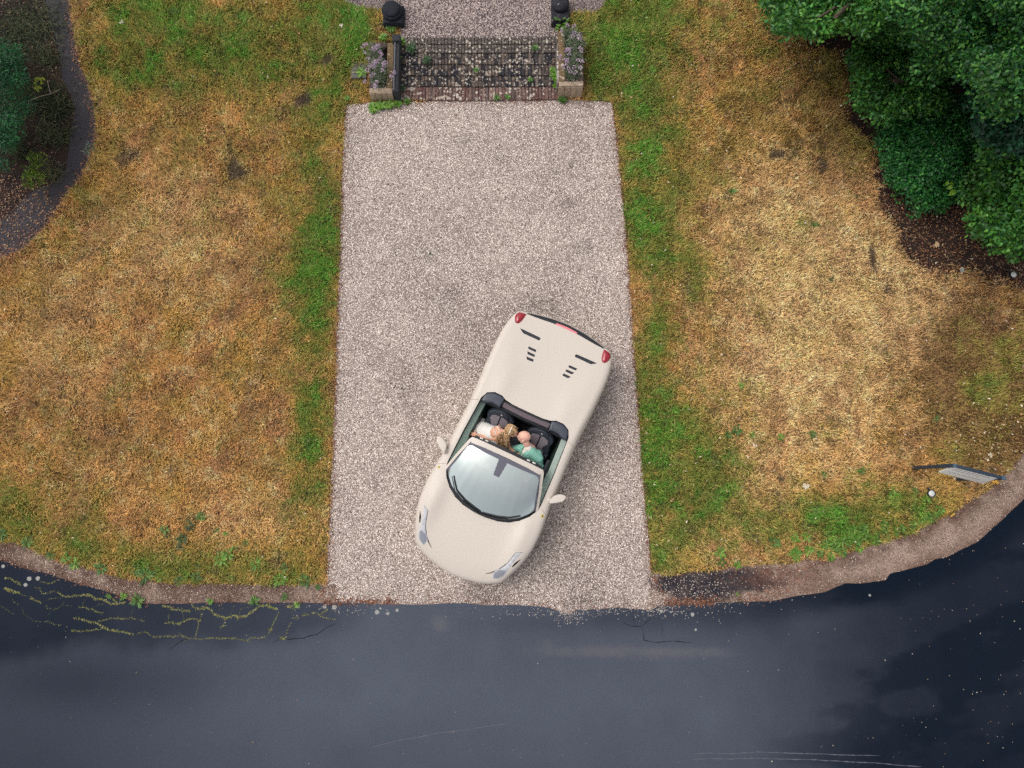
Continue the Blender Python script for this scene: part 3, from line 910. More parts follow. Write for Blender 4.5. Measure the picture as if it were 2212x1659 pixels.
WID = crv([(-.13, .885), (-.05, .925), (.08, .965), (.2, .99), (.4, 1.008), (.6, 1.012), (1.0, 1.005), (1.4, .985), (1.8, .978), (2.17, .99), (2.5, 1.0), (2.7, 1.01), (2.91, 1.03), (3.2, 1.052), (3.5, 1.04), (3.76, .988), (4.0, .90), (4.14, .838), (4.2, .80)], 11)
XR = crv([(0, -.272), (.29, -.252), (.507, -.214), (.68, -.178), (.8, -.145), (.9, -.11)], 15)
XF = crv([(0, 4.455), (.2, 4.437), (.45, 4.385), (.62, 4.325), (.77, 4.235), (.82, 4.19)], 15)
ZC = crv([(-.28, .885), (0, .905), (.5, .95), (1.0, .985), (1.4, 1.0), (1.8, .94), (2.2, .90), (2.8, .88), (3.33, .85), (3.7, .775), (4.0, .695), (4.25, .61), (4.46, .54)], 20)
ZE = crv([(-.28, .83), (.2, .86), (1, .87), (2, .81), (2.8, .80), (3.4, .785), (3.9, .65), (4.2, .545), (4.46, .47)], 20)
def zbody(x, y):
    x, y = np.asarray(x, float), np.abs(np.asarray(y, float))
    rd = lambda q: np.sqrt(np.maximum(1 - (1 - np.clip(q, 0, 1)) ** 2, 0))
    q = rd((WID(np.clip(x, -.13, 4.2)) - y) / .11) * rd((XF(y) - x) / .36) * rd((x - XR(y)) / .06)
    c = ZC(x) + .012 * np.exp(-((x - .75) / .5) ** 2 - ((y - .74) / .16) ** 2) + .05 * np.exp(-((x - 3.45) / .45) ** 2 - ((y - .80) / .15) ** 2) \
        + .02 * np.exp(-((x - 1.15) / .4) ** 2 - ((y - .56) / .16) ** 2) - .012 * np.exp(-((x - .75) / .6) ** 2 - (y / .35) ** 2)
    return ZE(x) + (c - ZE(x)) * q

NS, NT = 96, 57
sv_ = np.linspace(0, 1, NS); sv_ = .5 - .5 * np.cos(math.pi * sv_) * (.35) - .5 * (1 - 2 * sv_) * .65
tv_ = np.linspace(-1, 1, NT); tv_ = np.sin(tv_ * math.pi / 2) * .6 + tv_ * .4
bm = bmesh.new()
grid = []
xs0, xs1 = -.13, 4.2
for s in sv_:
    row = []
    Wd = float(WID(xs0 + s * (xs1 - xs0)))
    for t in tv_:
        a = abs(t)
        x = (1 - s) * float(XR(a * .885)) + s * float(XF(a * .80))
        y = t * Wd
        row.append(bm.verts.new((x, y, float(zbody(x, y)))))
    grid.append(row)
for i in range(NS - 1):
    for j in range(NT - 1):
        bm.faces.new((grid[i][j], grid[i + 1][j], grid[i + 1][j + 1], grid[i][j + 1]))
rim = grid[0] + [grid[i][-1] for i in range(1, NS)] + grid[-1][-2::-1] + [grid[i][0] for i in range(NS - 2, 0, -1)]
prev = rim
N = len(rim)
cen = Vector((2.1, 0, 0))
for (ins, zf) in ((-.012, .92), (-.014, .82), (.004, .62), (.03, .42), (.05, .27), (.11, .20)):
    ring = []
    for k, v in enumerate(rim):
        a, b = rim[(k - 1) % N].co, rim[(k + 1) % N].co
        tng = Vector((b.x - a.x, b.y - a.y, 0)).normalized()
        nrm = Vector((tng.y, -tng.x, 0))
        if nrm.dot(Vector((v.co.x - 2.1, v.co.y * 2.2, 0))) < 0: nrm = -nrm
        ring.append(bm.verts.new(Vector((v.co.x, v.co.y, v.co.z * zf)) - nrm * ins))
    for k in range(N):
        bm.faces.new((prev[k], ring[k], ring[(k + 1) % N], prev[(k + 1) % N]))
    prev = ring
bm.faces.new(prev)
body_me = bm_mesh('body', bm)

def mirror(h):
    return [(x, -y) for x, y in h] + [(x, y) for x, y in h[::-1]]
OPEN = [(1.44, .06), (1.437, .28), (1.415, .42), (1.376, .5), (1.374, .64), (1.43, .755), (1.55, .812), (2.2, .852), (2.77, .864), (2.885, .838), (3.01, .768), (3.14, .648), (3.245, .488), (3.305, .32), (3.335, .1)]
VENTS = [[(.172, .728), (.176, .352), (.188, .333), (.21, .327), (.232, .343), (.234, .63), (.222, .66)],
         [(.405, .464), (.404, .312), (.447, .306), (.447, .443)], [(.492, .444), (.493, .297), (.536, .291), (.537, .415)], [(.582, .417), (.578, .280), (.622, .277), (.628, .385)],
         [(3.69, .94), (3.80, .905), (3.885, .868), (3.878, .850), (3.79, .872)]]
def prism(bm, poly, z0, z1):
    a = [bm.verts.new((x, y, z0)) for x, y in poly]; b = [bm.verts.new((x, y, z1)) for x, y in poly]
    n = len(poly)
    bm.faces.new(a); bm.faces.new(b[::-1])
    for k in range(n):
        bm.faces.new((a[k], b[k], b[(k + 1) % n], a[(k + 1) % n]))
cut = bmesh.new()
prism(cut, mirror(OPEN), .27, 1.7)
for sg in (1, -1):
    for v in VENTS:
        zz = float(np.min([zbody(x, y) for x, y in v]))
        prism(cut, [(x, sg * y) for x, y in v], zz - .035, zz + .2)
    for ax in (.74, 3.39):
        seg = 28
        a = [cut.verts.new((ax + .362 * math.cos(2 * math.pi * k / seg), sg * .74, .335 + .362 * math.sin(2 * math.pi * k / seg))) for k in range(seg)]
        b = [cut.verts.new((v.co.x, sg * 1.3, v.co.z)) for v in a]
        cut.faces.new(a); cut.faces.new(b[::-1])
        for k in range(seg): cut.faces.new((a[k], b[k], b[(k + 1) % seg], a[(k + 1) % seg]))
cut_me = bm_mesh('cutter', cut)
M_paint = mat('cream_white_paint', tuple(c * .72 for c in S(238, 227, 215)), rough=.55, coat=.12, spec=.5)
M_trim = mat('black_trim', S(26, 29, 36), rough=.45, spec=.5)
M_dark = mat('dark_cabin', S(24, 27, 34), rough=.75, spec=.4, noise=(60, .25))
body_me.materials.append(M_paint); body_me.materials.append(M_dark)
cut_me.materials.append(M_dark)
tb = bpy.data.objects.new('tmp_body', body_me); tc = bpy.data.objects.new('tmp_cut', cut_me)
COL.objects.link(tb); COL.objects.link(tc)
md = tb.modifiers.new('cut', 'BOOLEAN')
md.operation = 'DIFFERENCE'; md.solver = 'EXACT'; md.object = tc
try: md.material_mode = 'TRANSFER'
except Exception: pass
dg = bpy.context.evaluated_depsgraph_get()
fin = bpy.data.meshes.new_from_object(tb.evaluated_get(dg))
bpy.data.objects.remove(tb); bpy.data.objects.remove(tc)
fin.transform(Matrix.Translation((-CX, 0, 0)))
fin.name = 'body'
body = bpy.data.objects.new('body', fin); COL.objects.link(body); body.parent = car
fin.polygons.foreach_set('use_smooth', np.ones(len(fin.polygons), bool)); fin.set_sharp_from_angle(angle=R(38))

def patch(name, poly, off, m, parent=None, dome=0.0, thick=.012, cuts=3, zf=None):
    """a panel that follows the bodywork"""
    bm = bmesh.new()
    f = bm.faces.new([bm.verts.new((x, y, 0)) for x, y in poly])
    bmesh.ops.triangulate(bm, faces=[f])
    for _ in range(cuts):
        bmesh.ops.subdivide_edges(bm, edges=[e for e in bm.edges if e.calc_length() > .035], cuts=1)
        bmesh.ops.triangulate(bm, faces=bm.faces)
    px = np.array([v.co.x for v in bm.verts]); py = np.array([v.co.y for v in bm.verts])
    zz = zbody(px, py) if zf is None else zf(px, py)
    dd = polydist(px, py, poly, True)
    for v, z, d in zip(bm.verts, zz, dd):
        v.co.z = z + off + dome * min(1, d / .045) ** .5
    ext = bmesh.ops.extrude_face_region(bm, geom=bm.faces[:])
    for v in [g for g in ext['geom'] if isinstance(g, bmesh.types.BMVert)]:
        v.co.z -= thick
    return cpart(name, bm_mesh(name, bm), m, parent, 35)
def plate(name, outline, org, ux, uy, thick, m, parent=None, bev=.01, do=True):
    """a solid plate with rounded rim from an outline in a plane"""
    org, ux, uy = Vector(org), Vector(ux).normalized(), Vector(uy).normalized()
    nz = ux.cross(uy)
    bm = bmesh.new()
    f = bm.faces.new([bm.verts.new(org + ux * a + uy * b) for a, b in outline])
    ext = bmesh.ops.extrude_face_region(bm, geom=[f])
    top = [g for g in ext['geom'] if isinstance(g, bmesh.types.BMVert)]
    for v in top: v.co += nz * thick
    ts = set(top)
    es = [e for e in bm.edges if e.verts[0] in ts and e.verts[1] in ts and len(e.link_faces) == 2]
    if bev: bmesh.ops.bevel(bm, geom=es, offset=bev, segments=3, affect='EDGES', profile=.6)
    me = bm_mesh(name, bm)
    return cpart(name, me, m, parent, 40) if do else me
def strip(name, A, B, th, m, parent=None, bev=0):
    """a solid band between two polylines"""
    bm = bmesh.new()
    a = [bm.verts.new(p) for p in A]; b = [bm.verts.new(p) for p in B]
    a2 = [bm.verts.new((p[0], p[1], p[2] - th)) for p in A]; b2 = [bm.verts.new((p[0], p[1], p[2] - th)) for p in B]
    for k in range(len(A) - 1):
        bm.faces.new((a[k], a[k + 1], b[k + 1], b[k])); bm.faces.new((a2[k], b2[k], b2[k + 1], a2[k + 1]))
        bm.faces.new((a[k], a2[k], a2[k + 1], a[k + 1])); bm.faces.new((b[k], b[k + 1], b2[k + 1], b2[k]))
    bm.faces.new((a[0], b[0], b2[0], a2[0])); bm.faces.new((a[-1], a2[-1], b2[-1], b[-1]))
    return cpart(name, bm_mesh(name, bm), m, parent, 35)

# lamps and rear details
M_red = mat('red_lens', S(152, 6, 32), rough=.15, coat=.8, spec=.6)
M_red2 = mat('brake_lens', S(226, 128, 134), rough=.3, coat=.6)
M_lens = mat('headlamp_glass', S(190, 191, 195), rough=.18, coat=1.0, spec=.7, noise=(20, .3))
M_lens2 = mat('headlamp_bowl', S(150, 153, 162), rough=.2, metal=.4, coat=.8)
M_badge = mat('badge_yellow', S(214, 196, 84), rough=.4)
HL = [(3.592, .905), (3.64, .815), (3.74, .787), (3.85, .765), (3.94, .725), (4.02, .665), (4.09, .618), (4.15, .62), (4.212, .645), (4.165, .738), (4.10, .785), (4.04, .812), (3.95, .825), (3.84, .836), (3.72, .868)]
for sg in (1, -1):
    mir = lambda p: [(x, sg * y) for x, y in p]
    patch('tail_light', mir([(-.105, .735), (-.098, .80), (-.085, .872), (-.03, .90), (.03, .893), (.08, .872), (.116, .842), (.114, .80), (.09, .778), (.04, .755), (-.03, .742)]), .004, M_red, dome=.03)
    hl = patch('headlight', mir(HL), .003, M_lens, dome=.006)
    patch('lamp_bowl', mir([(4.02, .68), (4.09, .635), (4.15, .637), (4.19, .655), (4.155, .73), (4.09, .775), (4.03, .795), (3.98, .79)]), .010, M_lens2, hl, dome=.006)
    patch('lamp_seam', mir([(3.588, .91), (3.64, .808), (3.85, .757), (3.99, .695), (4.085, .610), (4.09, .618), (4.02, .665), (3.94, .725), (3.85, .765), (3.64, .815), (3.596, .905)]), .004, M_trim, hl, thick=.006)
    patch('shut_line', mir([(4.075, .615), (4.12, .575), (4.18, .50), (4.178, .515), (4.13, .588), (4.09, .624)]), .003, M_trim, thick=.006)
    bd = patch('badge', mir([(2.875, .955), (2.895, .938), (2.925, .938), (2.945, .955), (2.93, .975), (2.9, .98)]), .004, M_badge, thick=.008)
    patch('badge_mark', mir([(2.892, .953), (2.91, .946), (2.928, .955), (2.918, .966), (2.90, .968)]), .007, M_trim, bd, thick=.006)
    for v in VENTS[:4]:
        zz = float(np.min([zbody(x, y) for x, y in v]))
        cx0 = sum(p[0] for p in v) / len(v); cy0 = sum(p[1] for p in v) / len(v)
        patch('vent_mesh', mir([(cx0 + (x - cx0) * .97, cy0 + (y - cy0) * .97) for x, y in v]), 0, mat('vent_grille', S(40, 46, 56), rough=.6, noise=(220, .6)), thick=.006, zf=lambda a, b, zz=zz: np.full(np.shape(a), zz - .02))
for sg in (1, -1):
    for (xa, ya, xb, yb) in ((1.60, .835, 1.66, .978), (2.80, .882, 2.87, 1.022)):
        patch('door_seam', [(xa, sg * ya), (xa + .005, sg * ya), (xb + .005, sg * yb), (xb, sg * yb)], .0015, mat('seam_grey', S(120, 112, 106), rough=.8), thick=.004)
yy = np.linspace(-.735, .735, 41)
gap_o = [(float(XR(abs(y))) + .030 + .01 * (abs(y) > .7), float(y)) for y in yy]
gap_i = [(float(XR(abs(y))) + .105 - .055 * (abs(y) / .735) ** 3, float(y)) for y in yy]
patch('spoiler_gap', gap_o + gap_i[::-1], .003, M_trim, thick=.006, cuts=1)
patch('brake_light', [(-.182, -.20), (-.192, -.10), (-.196, 0), (-.192, .10), (-.180, .198), (-.150, .198), (-.156, .1), (-.158, 0), (-.156, -.1), (-.152, -.20)], .004, M_red2, dome=.003, thick=.012, cuts=2)

# wheels
M_tyre = mat('tyre_rubber', S(30, 30, 32), rough=.85, noise=(40, .3))
M_rim = mat('wheel_metal', S(120, 122, 126), rough=.3, metal=.8)
for ax in (.74, 3.39):
    for sg in (1, -1):
        wh = empty('wheel', (ax - CX, sg * .90, .335)); wh.parent = car
        bm = bmesh.new(); lathe(bm, [(.24, -.11), (.325, -.115), (.343, -.09), (.345, 0), (.343, .09), (.325, .115), (.24, .11), (.235, 0)], seg=36)
        me = bm_mesh('tyre', bm); me.transform(Matrix.Rotation(R(90), 4, 'X')); link('tyre', me, M_tyre, wh, smooth=40)
        bm = bmesh.new(); lathe(bm, [(.02, -.02), (.06, .06), (.07, .07), (.03, .085)], seg=20)
        for k in range(10):
            box(bm, (0.145 * math.cos(k * .6283), .145 * math.sin(k * .6283), .06), (.2, .03, .03), rz=k * .6283)
        lathe(bm, [(.235, -.1), (.236, .1), (.225, .09), (.22, -.09)], seg=36)
        me = bm_mesh('rim', bm); me.transform(Matrix.Rotation(R(-90 * sg), 4, 'X')); link('rim', me, M_rim, wh, smooth=40)

# mirrors
for sg in (1, -1):
    pod = [(2.44, 1.135), (2.452, 1.18), (2.50, 1.183), (2.555, 1.155), (2.62, 1.07), (2.67, .985), (2.665, .962), (2.60, .968), (2.53, .985), (2.485, 1.03), (2.455, 1.08)]
    if sg < 0: pod = [(x, -y) for x, y in pod][::-1]
    mr_ = plate('mirror', pod[::-1], (0, 0, .875), (1, 0, 0), (0, 1, 0), .10, M_paint, bev=.016)
    bm = bmesh.new(); tube(bm, [(2.63, sg * .93, .84), (2.61, sg * .975, .90), (2.58, sg * 1.01, .95)], [.04, .035, .03], 10)
    cpart('mirror_stalk', bm_mesh('mirror_stalk', bm), M_paint, mr_)

# windscreen
def ws_pt(u, v):
    y0 = .828 * u
    xb = float(np.interp(abs(y0), [0, .12, .32, .50, .65, .756, .828], [3.335, 3.33, 3.30, 3.24, 3.132, 3.01, 2.893]))
    B = Vector((xb, y0, .872 - .012 * (1 - u * u)))
    T = Vector((2.305, .638 * u, 1.115 + .035 * (1 - u * u)))
    return B.lerp(T, v) + Vector((.035, 0, .055)) * math.sin(math.pi * v)
def ws_sheet(name, m, off, keep, nu=120, nv=70, parent=None):
    vs, fs, idx = [], [], {}
    for i in range(nu):
        for j in range(nv):
            u0, v0 = -1 + 2 * (i + .5) / nu, (j + .5) / nv
            if not keep(u0, v0): continue
            q = []
            for di, dj in ((0, 0), (1, 0), (1, 1), (0, 1)):
                kk = (i + di, j + dj)
                if kk not in idx:
                    idx[kk] = len(vs)
                    vs.append(ws_pt(-1 + 2 * kk[0] / nu, kk[1] / nv) + Vector((.2, 0, .98)) * off)
                q.append(idx[kk])
            fs.append(q)
    return cpart(name, py_mesh(name, vs, fs), m, parent, 60)
gl = bpy.data.materials.new('windscreen_glass'); gl.use_nodes = True
t = gl.node_tree; t.nodes.clear()
tr = t.nodes.new('ShaderNodeBsdfTransparent'); tr.inputs['Color'].default_value = (.86, .90, .88, 1)
gs = t.nodes.new('ShaderNodeBsdfGlossy'); gs.inputs['Roughness'].default_value = .02; gs.inputs['Color'].default_value = (.86, .96, .93, 1)
mx = t.nodes.new('ShaderNodeMixShader'); mx.inputs[0].default_value = .74
ou = t.nodes.new('ShaderNodeOutputMaterial')
t.links.new(tr.outputs[0], mx.inputs[1]); t.links.new(gs.outputs[0], mx.inputs[2]); t.links.new(mx.outputs[0], ou.inputs['Surface'])
wsc = ws_sheet('windscreen', gl, 0, lambda u, v: True, 60, 40)
M_frit = mat('glass_sunband', S(92, 92, 104), rough=.5, spec=.4, noise=(200, .2))
def frit(u, v):
    a = abs(u)
    if v > .935 or a > .972: return True
    dip = abs(u + .02)
    if v > .70 and dip < .075 + (v - .70) * .18: return True
    # rounded upper corners
    cu, cv = max(0, a - .88), max(0, v - .86)
    return math.hypot(cu / .095, cv / .078) > 1
ws_sheet('sun_band', M_frit, .003, frit, 170, 100, wsc)
ws_sheet('cowl_band', M_trim, .003, lambda u, v: v < .075, 80, 60, wsc)
# white header rail and screen pillars
inner = [(2.93, -.838, .878), (2.62, -.744, 1.02), (2.36, -.650, 1.10), (2.318, -.615, 1.122), (2.303, -.40, 1.142), (2.298, 0, 1.155), (2.303, .40, 1.142), (2.318, .615, 1.122), (2.36, .650, 1.10), (2.62, .744, 1.02), (2.93, .838, .878)]
outer = [(2.90, -.868, .868), (2.60, -.782, 1.015), (2.27, -.680, 1.10), (2.222, -.645, 1.118), (2.216, -.40, 1.142), (2.214, 0, 1.156), (2.216, .40, 1.142), (2.222, .645, 1.118), (2.27, .680, 1.10), (2.60, .782, 1.015), (2.90, .868, .868)]
strip('windscreen_frame', inner, outer, .035, M_paint)
strip('header_seal', [(2.214, -.62, 1.112), (2.208, 0, 1.148), (2.214, .62, 1.112)], [(2.168, -.60, 1.105), (2.160, 0, 1.142), (2.168, .60, 1.105)], .03, M_trim)
M_clip = mat('pale_clip', S(220, 214, 204), rough=.4)
for y0 in (-.50, -.40, .36, .46):
    bm = bmesh.new(); box(bm, (2.182, y0, 1.136 - .04 * (abs(y0) / .6) ** 2), (.022, .055, .022), bev=.005)
    cpart('roof_latch', bm_mesh('roof_latch', bm), M_clip)
# wipers
M_wip = mat('wiper_black', S(18, 20, 26), rough=.4)
def wiper(pts):
    w_ = None
    bm = bmesh.new(); tube(bm, [ws_pt(*p) + Vector((0, 0, .03)) for p in pts], [.012, .010, .009, .007][:len(pts)], 6)
    w_ = cpart('wiper', bm_mesh('wiper', bm), M_wip)
    bm = bmesh.new(); tube(bm, [ws_pt(p[0] + .02, p[1] + .045) + Vector((0, 0, .015)) for p in pts], .007, 6)
    cpart('wiper_blade', bm_mesh('wiper_blade', bm), M_wip, w_)
wiper([(-.02, .015), (-.40, .05), (-.66, .07), (-.86, .17)])
wiper([(.02, .015), (.30, .035), (.55, .05), (.76, .055)])

# cabin
M_grey = mat('mauve_grey_leather', S(120, 112, 118), rough=.6, spec=.4, noise=(80, .15))
M_leath = mat('black_leather', S(40, 46, 56), rough=.5, spec=.5, noise=(90, .2))
M_door = mat('door_leather', S(44, 58, 56), rough=.45, spec=.5, noise=(40, .2))
M_doorl = mat('door_upper', S(126, 146, 136), rough=.4, spec=.5, noise=(30, .25))
for sg in (1, -1):
    A = [(1.60, sg * .808, .838), (2.2, sg * .838, .846), (2.80, sg * .848, .858)]; B = [(1.60, sg * .715, .815), (2.2, sg * .742, .815), (2.86, sg * .755, .815)]
    dr = strip('door_card', B, [(1.60, sg * .66, .5), (2.2, sg * .67, .48), (2.86, sg * .69, .48)], .02, M_door)
    strip('door_top', A, B, .015, M_doorl, dr)
    strip('window_seal', [(1.47, sg * .792, .872), (1.57, sg * .826, .865), (2.2, sg * .866, .866), (2.80, sg * .876, .878)], [(1.49, sg * .770, .868), (1.60, sg * .806, .86), (2.2, sg * .846, .86), (2.80, sg * .858, .872)], .02, M_trim)
    bm = bmesh.new(); box(bm, (2.30, sg * .745, .80), (.17, .028, .03), bev=.01)
    cpart('door_handle', bm_mesh('door_handle', bm), M_doorl, dr)
    bm = bmesh.new(); box(bm, (2.25, sg * .68, .62), (.5, .07, .06), bev=.02)
    cpart('armrest', bm_mesh('armrest', bm), M_leath, dr)
    hp = [(1.585, .455), (1.43, .432), (1.395, .452), (1.378, .52), (1.380, .645), (1.432, .752), (1.50, .785), (1.60, .795), (1.60, .70), (1.56, .61), (1.565, .50)]
    if sg > 0: hp = hp[::-1]
    hp = [(x, sg * y) for x, y in hp]
    hoop = plate('roll_hoop', hp, (0, 0, .70), (1, 0, 0), (0, 1, 0), .30, mat('hoop_black', S(62, 66, 78), rough=.35, spec=.5, noise=(30, .2)), bev=.035)
strip('deck_seal', [(1.44, -.42, 1.0), (1.452, -.25, 1.002), (1.455, 0, 1.004), (1.452, .25, 1.002), (1.44, .42, 1.0)], [(1.458, -.42, .995), (1.475, -.25, .995), (1.478, 0, .997), (1.475, .25, .995), (1.458, .42, .995)], .03, M_trim)
strip('rear_rail', [(1.462, -.43, .97), (1.478, 0, .972), (1.462, .43, .97)], [(1.54, -.43, .925), (1.552, 0, .925), (1.54, .43, .925)], .03, mat('rail_suede', S(112, 100, 106), rough=.9, noise=(70, .4)))
bm = bmesh.new(); box(bm, (1.57, 0, .60), (.05, 1.5, .62), bev=.01); cpart('bulkhead', bm_mesh('bulkhead', bm), M_dark)

def seat(yc):
    root = empty('seat', (2.0 - CX, yc, .30)); root.parent = car
    o0 = Vector((2.0 - CX, yc, .30))
    def put(ob):
        ob.parent = root
        ob.data.transform(Matrix.Translation(-o0))
        return ob
    ux = Vector((-.52, 0, .47)).normalized()         # up the backrest
    org = Vector((2.04, yc, .42))
    half = [(0, .20), (.12, .235), (.28, .245), (.40, .22), (.50, .245), (.565, .21), (.63, .12), (.655, .05)]
    ol = [(a, b) for a, b in half] + [(a, -b) for a, b in half[::-1]]
    sh = put(plate('seat_shell', ol, org, ux, (0, -1, 0), .09, M_leath, bev=.03))
    nz = ux.cross(Vector((0, -1, 0)))
    up = nz if nz.z > 0 else -nz
    for sg in (1, -1):
        q = [(.05, .012), (.05, .15), (.24, .158), (.30, .105), (.36, .12), (.44, .17), (.50, .15), (.545, .075), (.555, .012)]
        q = [(a, sg * b) for a, b in q]
        if sg < 0: q = q[::-1]
        put(plate('back_pad', q, org + up * .09, ux, (0, -1, 0), .018, M_grey, bev=.008))
        q = [(-.02, sg * .165), (.22, sg * .17), (.24, sg * .25), (.0, sg * .24)]
        if sg < 0: q = q[::-1]
        put(plate('side_bolster', q, org + up * .08, ux, (0, -1, 0), .06, M_leath, bev=.02))
    put(plate('headrest', [(.56, -.13), (.56, .13), (.61, .13), (.67, .05), (.67, -.05), (.61, -.13)], org + up * .085, ux, (0, -1, 0), .04, M_leath, bev=.015))
    put(plate('emblem', [(.60, -.012), (.60, .012), (.615, .012), (.615, -.012)], org + up * .128, ux, (0, -1, 0), .004, M_clip, bev=0))
    bm = bmesh.new(); box(bm, (2.27, yc, .37), (.52, .46, .12), bev=.04); put(cpart('seat_cushion', bm_mesh('seat_cushion', bm), M_grey))
    for sg in (1, -1):
        bm = bmesh.new(); box(bm, (2.27, yc + sg * .225, .42), (.5, .07, .09), bev=.03); put(cpart('cushion_bolster', bm_mesh('cushion_bolster', bm), M_leath))
    return root
seat(-.375); seat(.375)
bm = bmesh.new(); box(bm, (2.30, 0, .40), (1.1, .20, .20), bev=.04); cpart('centre_console', bm_mesh('centre_console', bm), M_leath)
# dashboard follows the foot of the windscreen
vs, fs = [], []
yv = np.linspace(-.76, .76, 21)
prof = lambda y: [(2.62, .50), (2.60, .66), (2.64, .76), (2.74, .805), (2.95, .82), (float(np.interp(abs(y), [0, .32, .5, .65, .76], [3.30, 3.27, 3.20, 3.10, 2.97])), .835)]
for y in yv:
    for x, z in prof(y):
        vs.append((x, float(y), z + .03 * math.exp(-((y - .37) / .17) ** 2) * (x < 2.8) * (z > .7)))
for i in range(20):
    for j in range(5):
        fs.append((i * 6 + j, i * 6 + j + 1, (i + 1) * 6 + j + 1, (i + 1) * 6 + j))
cpart('dashboard', py_mesh('dashboard', vs, fs), mat('dash_leather', S(120, 128, 126), rough=.6, noise=(50, .2)))
sw = empty('steering_wheel', (2.56 - CX, .37, .74)); sw.parent = car; sw.rotation_euler = (0, R(-62), 0)
bm = bmesh.new()
ring = [(.175 * math.cos(2 * math.pi * k / 32), .175 * math.sin(2 * math.pi * k / 32), 0) for k in range(33)]
tube(bm, ring, .016, 8, cap=False)
link('wheel_rim', bm_mesh('wheel_rim', bm), M_leath, sw, smooth=60)
bm = bmesh.new(); lathe(bm, [(.05, -.03), (.06, 0), (.03, .02)], seg=16)
for a in (0, 2.1, 4.2): box(bm, (.11 * math.cos(a), .11 * math.sin(a), 0), (.13, .03, .015), rz=a)
link('wheel_hub', bm_mesh('wheel_hub', bm), M_leath, sw, smooth=40)
# ------------------------------------------------------------------ the two people (built in the car's frame, then set in the world)
def blob_mesh(parts, voxel=.008, smooth=6):
    """one continuous skin grown over tapering limbs; parts: ('c', p0, r0, p1, r1) or ('e', centre, radii, rotation)"""
    bm = bmesh.new()
    for p in parts:
        if p[0] == 'c':
            a, ra, b, rb = Vector(p[1]), p[2], Vector(p[3]), p[4]
            n = max(2, int((b - a).length / (min(ra, rb) * .45)) + 1)
            for k in range(n):
                f = k / (n - 1)
                M = Matrix.Translation(a.lerp(b, f)) @ Matrix.Scale(ra + (rb - ra) * f, 4)
                bmesh.ops.create_icosphere(bm, subdivisions=2, radius=1.0, matrix=M)
        else:
            M = Matrix.Translation(Vector(p[1])) @ p[3].to_4x4() @ Matrix.Diagonal((*p[2], 1))
            bmesh.ops.create_icosphere(bm, subdivisions=3, radius=1.0, matrix=M)
    me = bpy.data.meshes.new('blob'); bm.to_mesh(me); bm.free()
    o = bpy.data.objects.new('tmp_blob', me); COL.objects.link(o)
    r = o.modifiers.new('r', 'REMESH'); r.mode = 'VOXEL'; r.voxel_size = voxel
    if smooth:
        s = o.modifiers.new('s', 'SMOOTH'); s.factor = .5; s.iterations = smooth
    dg = bpy.context.evaluated_depsgraph_get(); dg.update()
    out = bpy.data.meshes.new_from_object(o.evaluated_get(dg))
    bpy.data.objects.remove(o)
    return out

def frame(fwd, up):
    f = Vector(fwd).normalized(); s = Vector(up).cross(f).normalized(); u = f.cross(s)
    return Matrix((f, s, u)).transposed()       # columns: forward, left, up

def head_parts(c, fwd, up, k=1.0):
    M = frame(fwd, up); c = Vector(c)
    L = lambda f, s, u: c + M @ Vector((f, s, u)) * k
    I = M
    ps = [('e', L(-.012, 0, .035), (.098 * k, .077 * k, .088 * k), I),          # skull
          ('e', L(.028, 0, -.025), (.066 * k, .062 * k, .088 * k), I),           # face
          ('c', L(.05, 0, -.09), .030 * k, L(.02, 0, -.085), .042 * k),          # chin and jaw
          ('c', L(.02, .042, -.07), .024 * k, L(-.02, .058, -.03), .024 * k), ('c', L(.02, -.042, -.07), .024 * k, L(-.02, -.058, -.03), .024 * k),
          ('c', L(.086, 0, .008), .010 * k, L(.108, 0, -.026), .015 * k),        # nose
          ('c', L(.080, -.03, .03), .013 * k, L(.080, .03, .03), .013 * k),      # brow
          ('c', L(.088, -.018, -.058), .008 * k, L(.088, .018, -.058), .008 * k), ('c', L(.085, -.015, -.068), .009 * k, L(.085, .015, -.068), .009 * k)]
    for s in (1, -1):
        ps += [('e', L(-.008, s * .079, -.005), (.022 * k, .010 * k, .034 * k), I)]
    return ps, L, M

def hand_parts(w, d, n, k=1.0):
    """wrist, direction of the fingers, normal of the back of the hand; fingers bent, thumb from the side"""
    w, d, n = Vector(w), Vector(d).normalized(), Vector(n).normalized()
    s = d.cross(n).normalized(); n = s.cross(d)
    ps = []
    for i, (o, ln) in enumerate(((-.030, .062), (-.010, .074), (.010, .078), (.030, .068))):
        a = w + (d * .085 + s * o) * k
        b = a + (d * .9 - n * .25).normalized() * ln * .5 * k
        c = b + (d * .6 - n * .7).normalized() * ln * .5 * k
        ps += [('c', w + (d * .01 + s * o * .6) * k, .014 * k, a, .011 * k), ('c', a, .0095 * k, b, .0088 * k), ('c', b, .0085 * k, c, .007 * k)]
    t0 = w + (d * .03 + s * .030) * k
    t1 = t0 + (d * .5 + s * .8 - n * .2).normalized() * .038 * k
    t2 = t1 + (d * .9 + s * .25 - n * .3).normalized() * .032 * k
    return ps + [('c', t0, .014 * k, t1, .011 * k), ('c', t1, .010 * k, t2, .008 * k)]

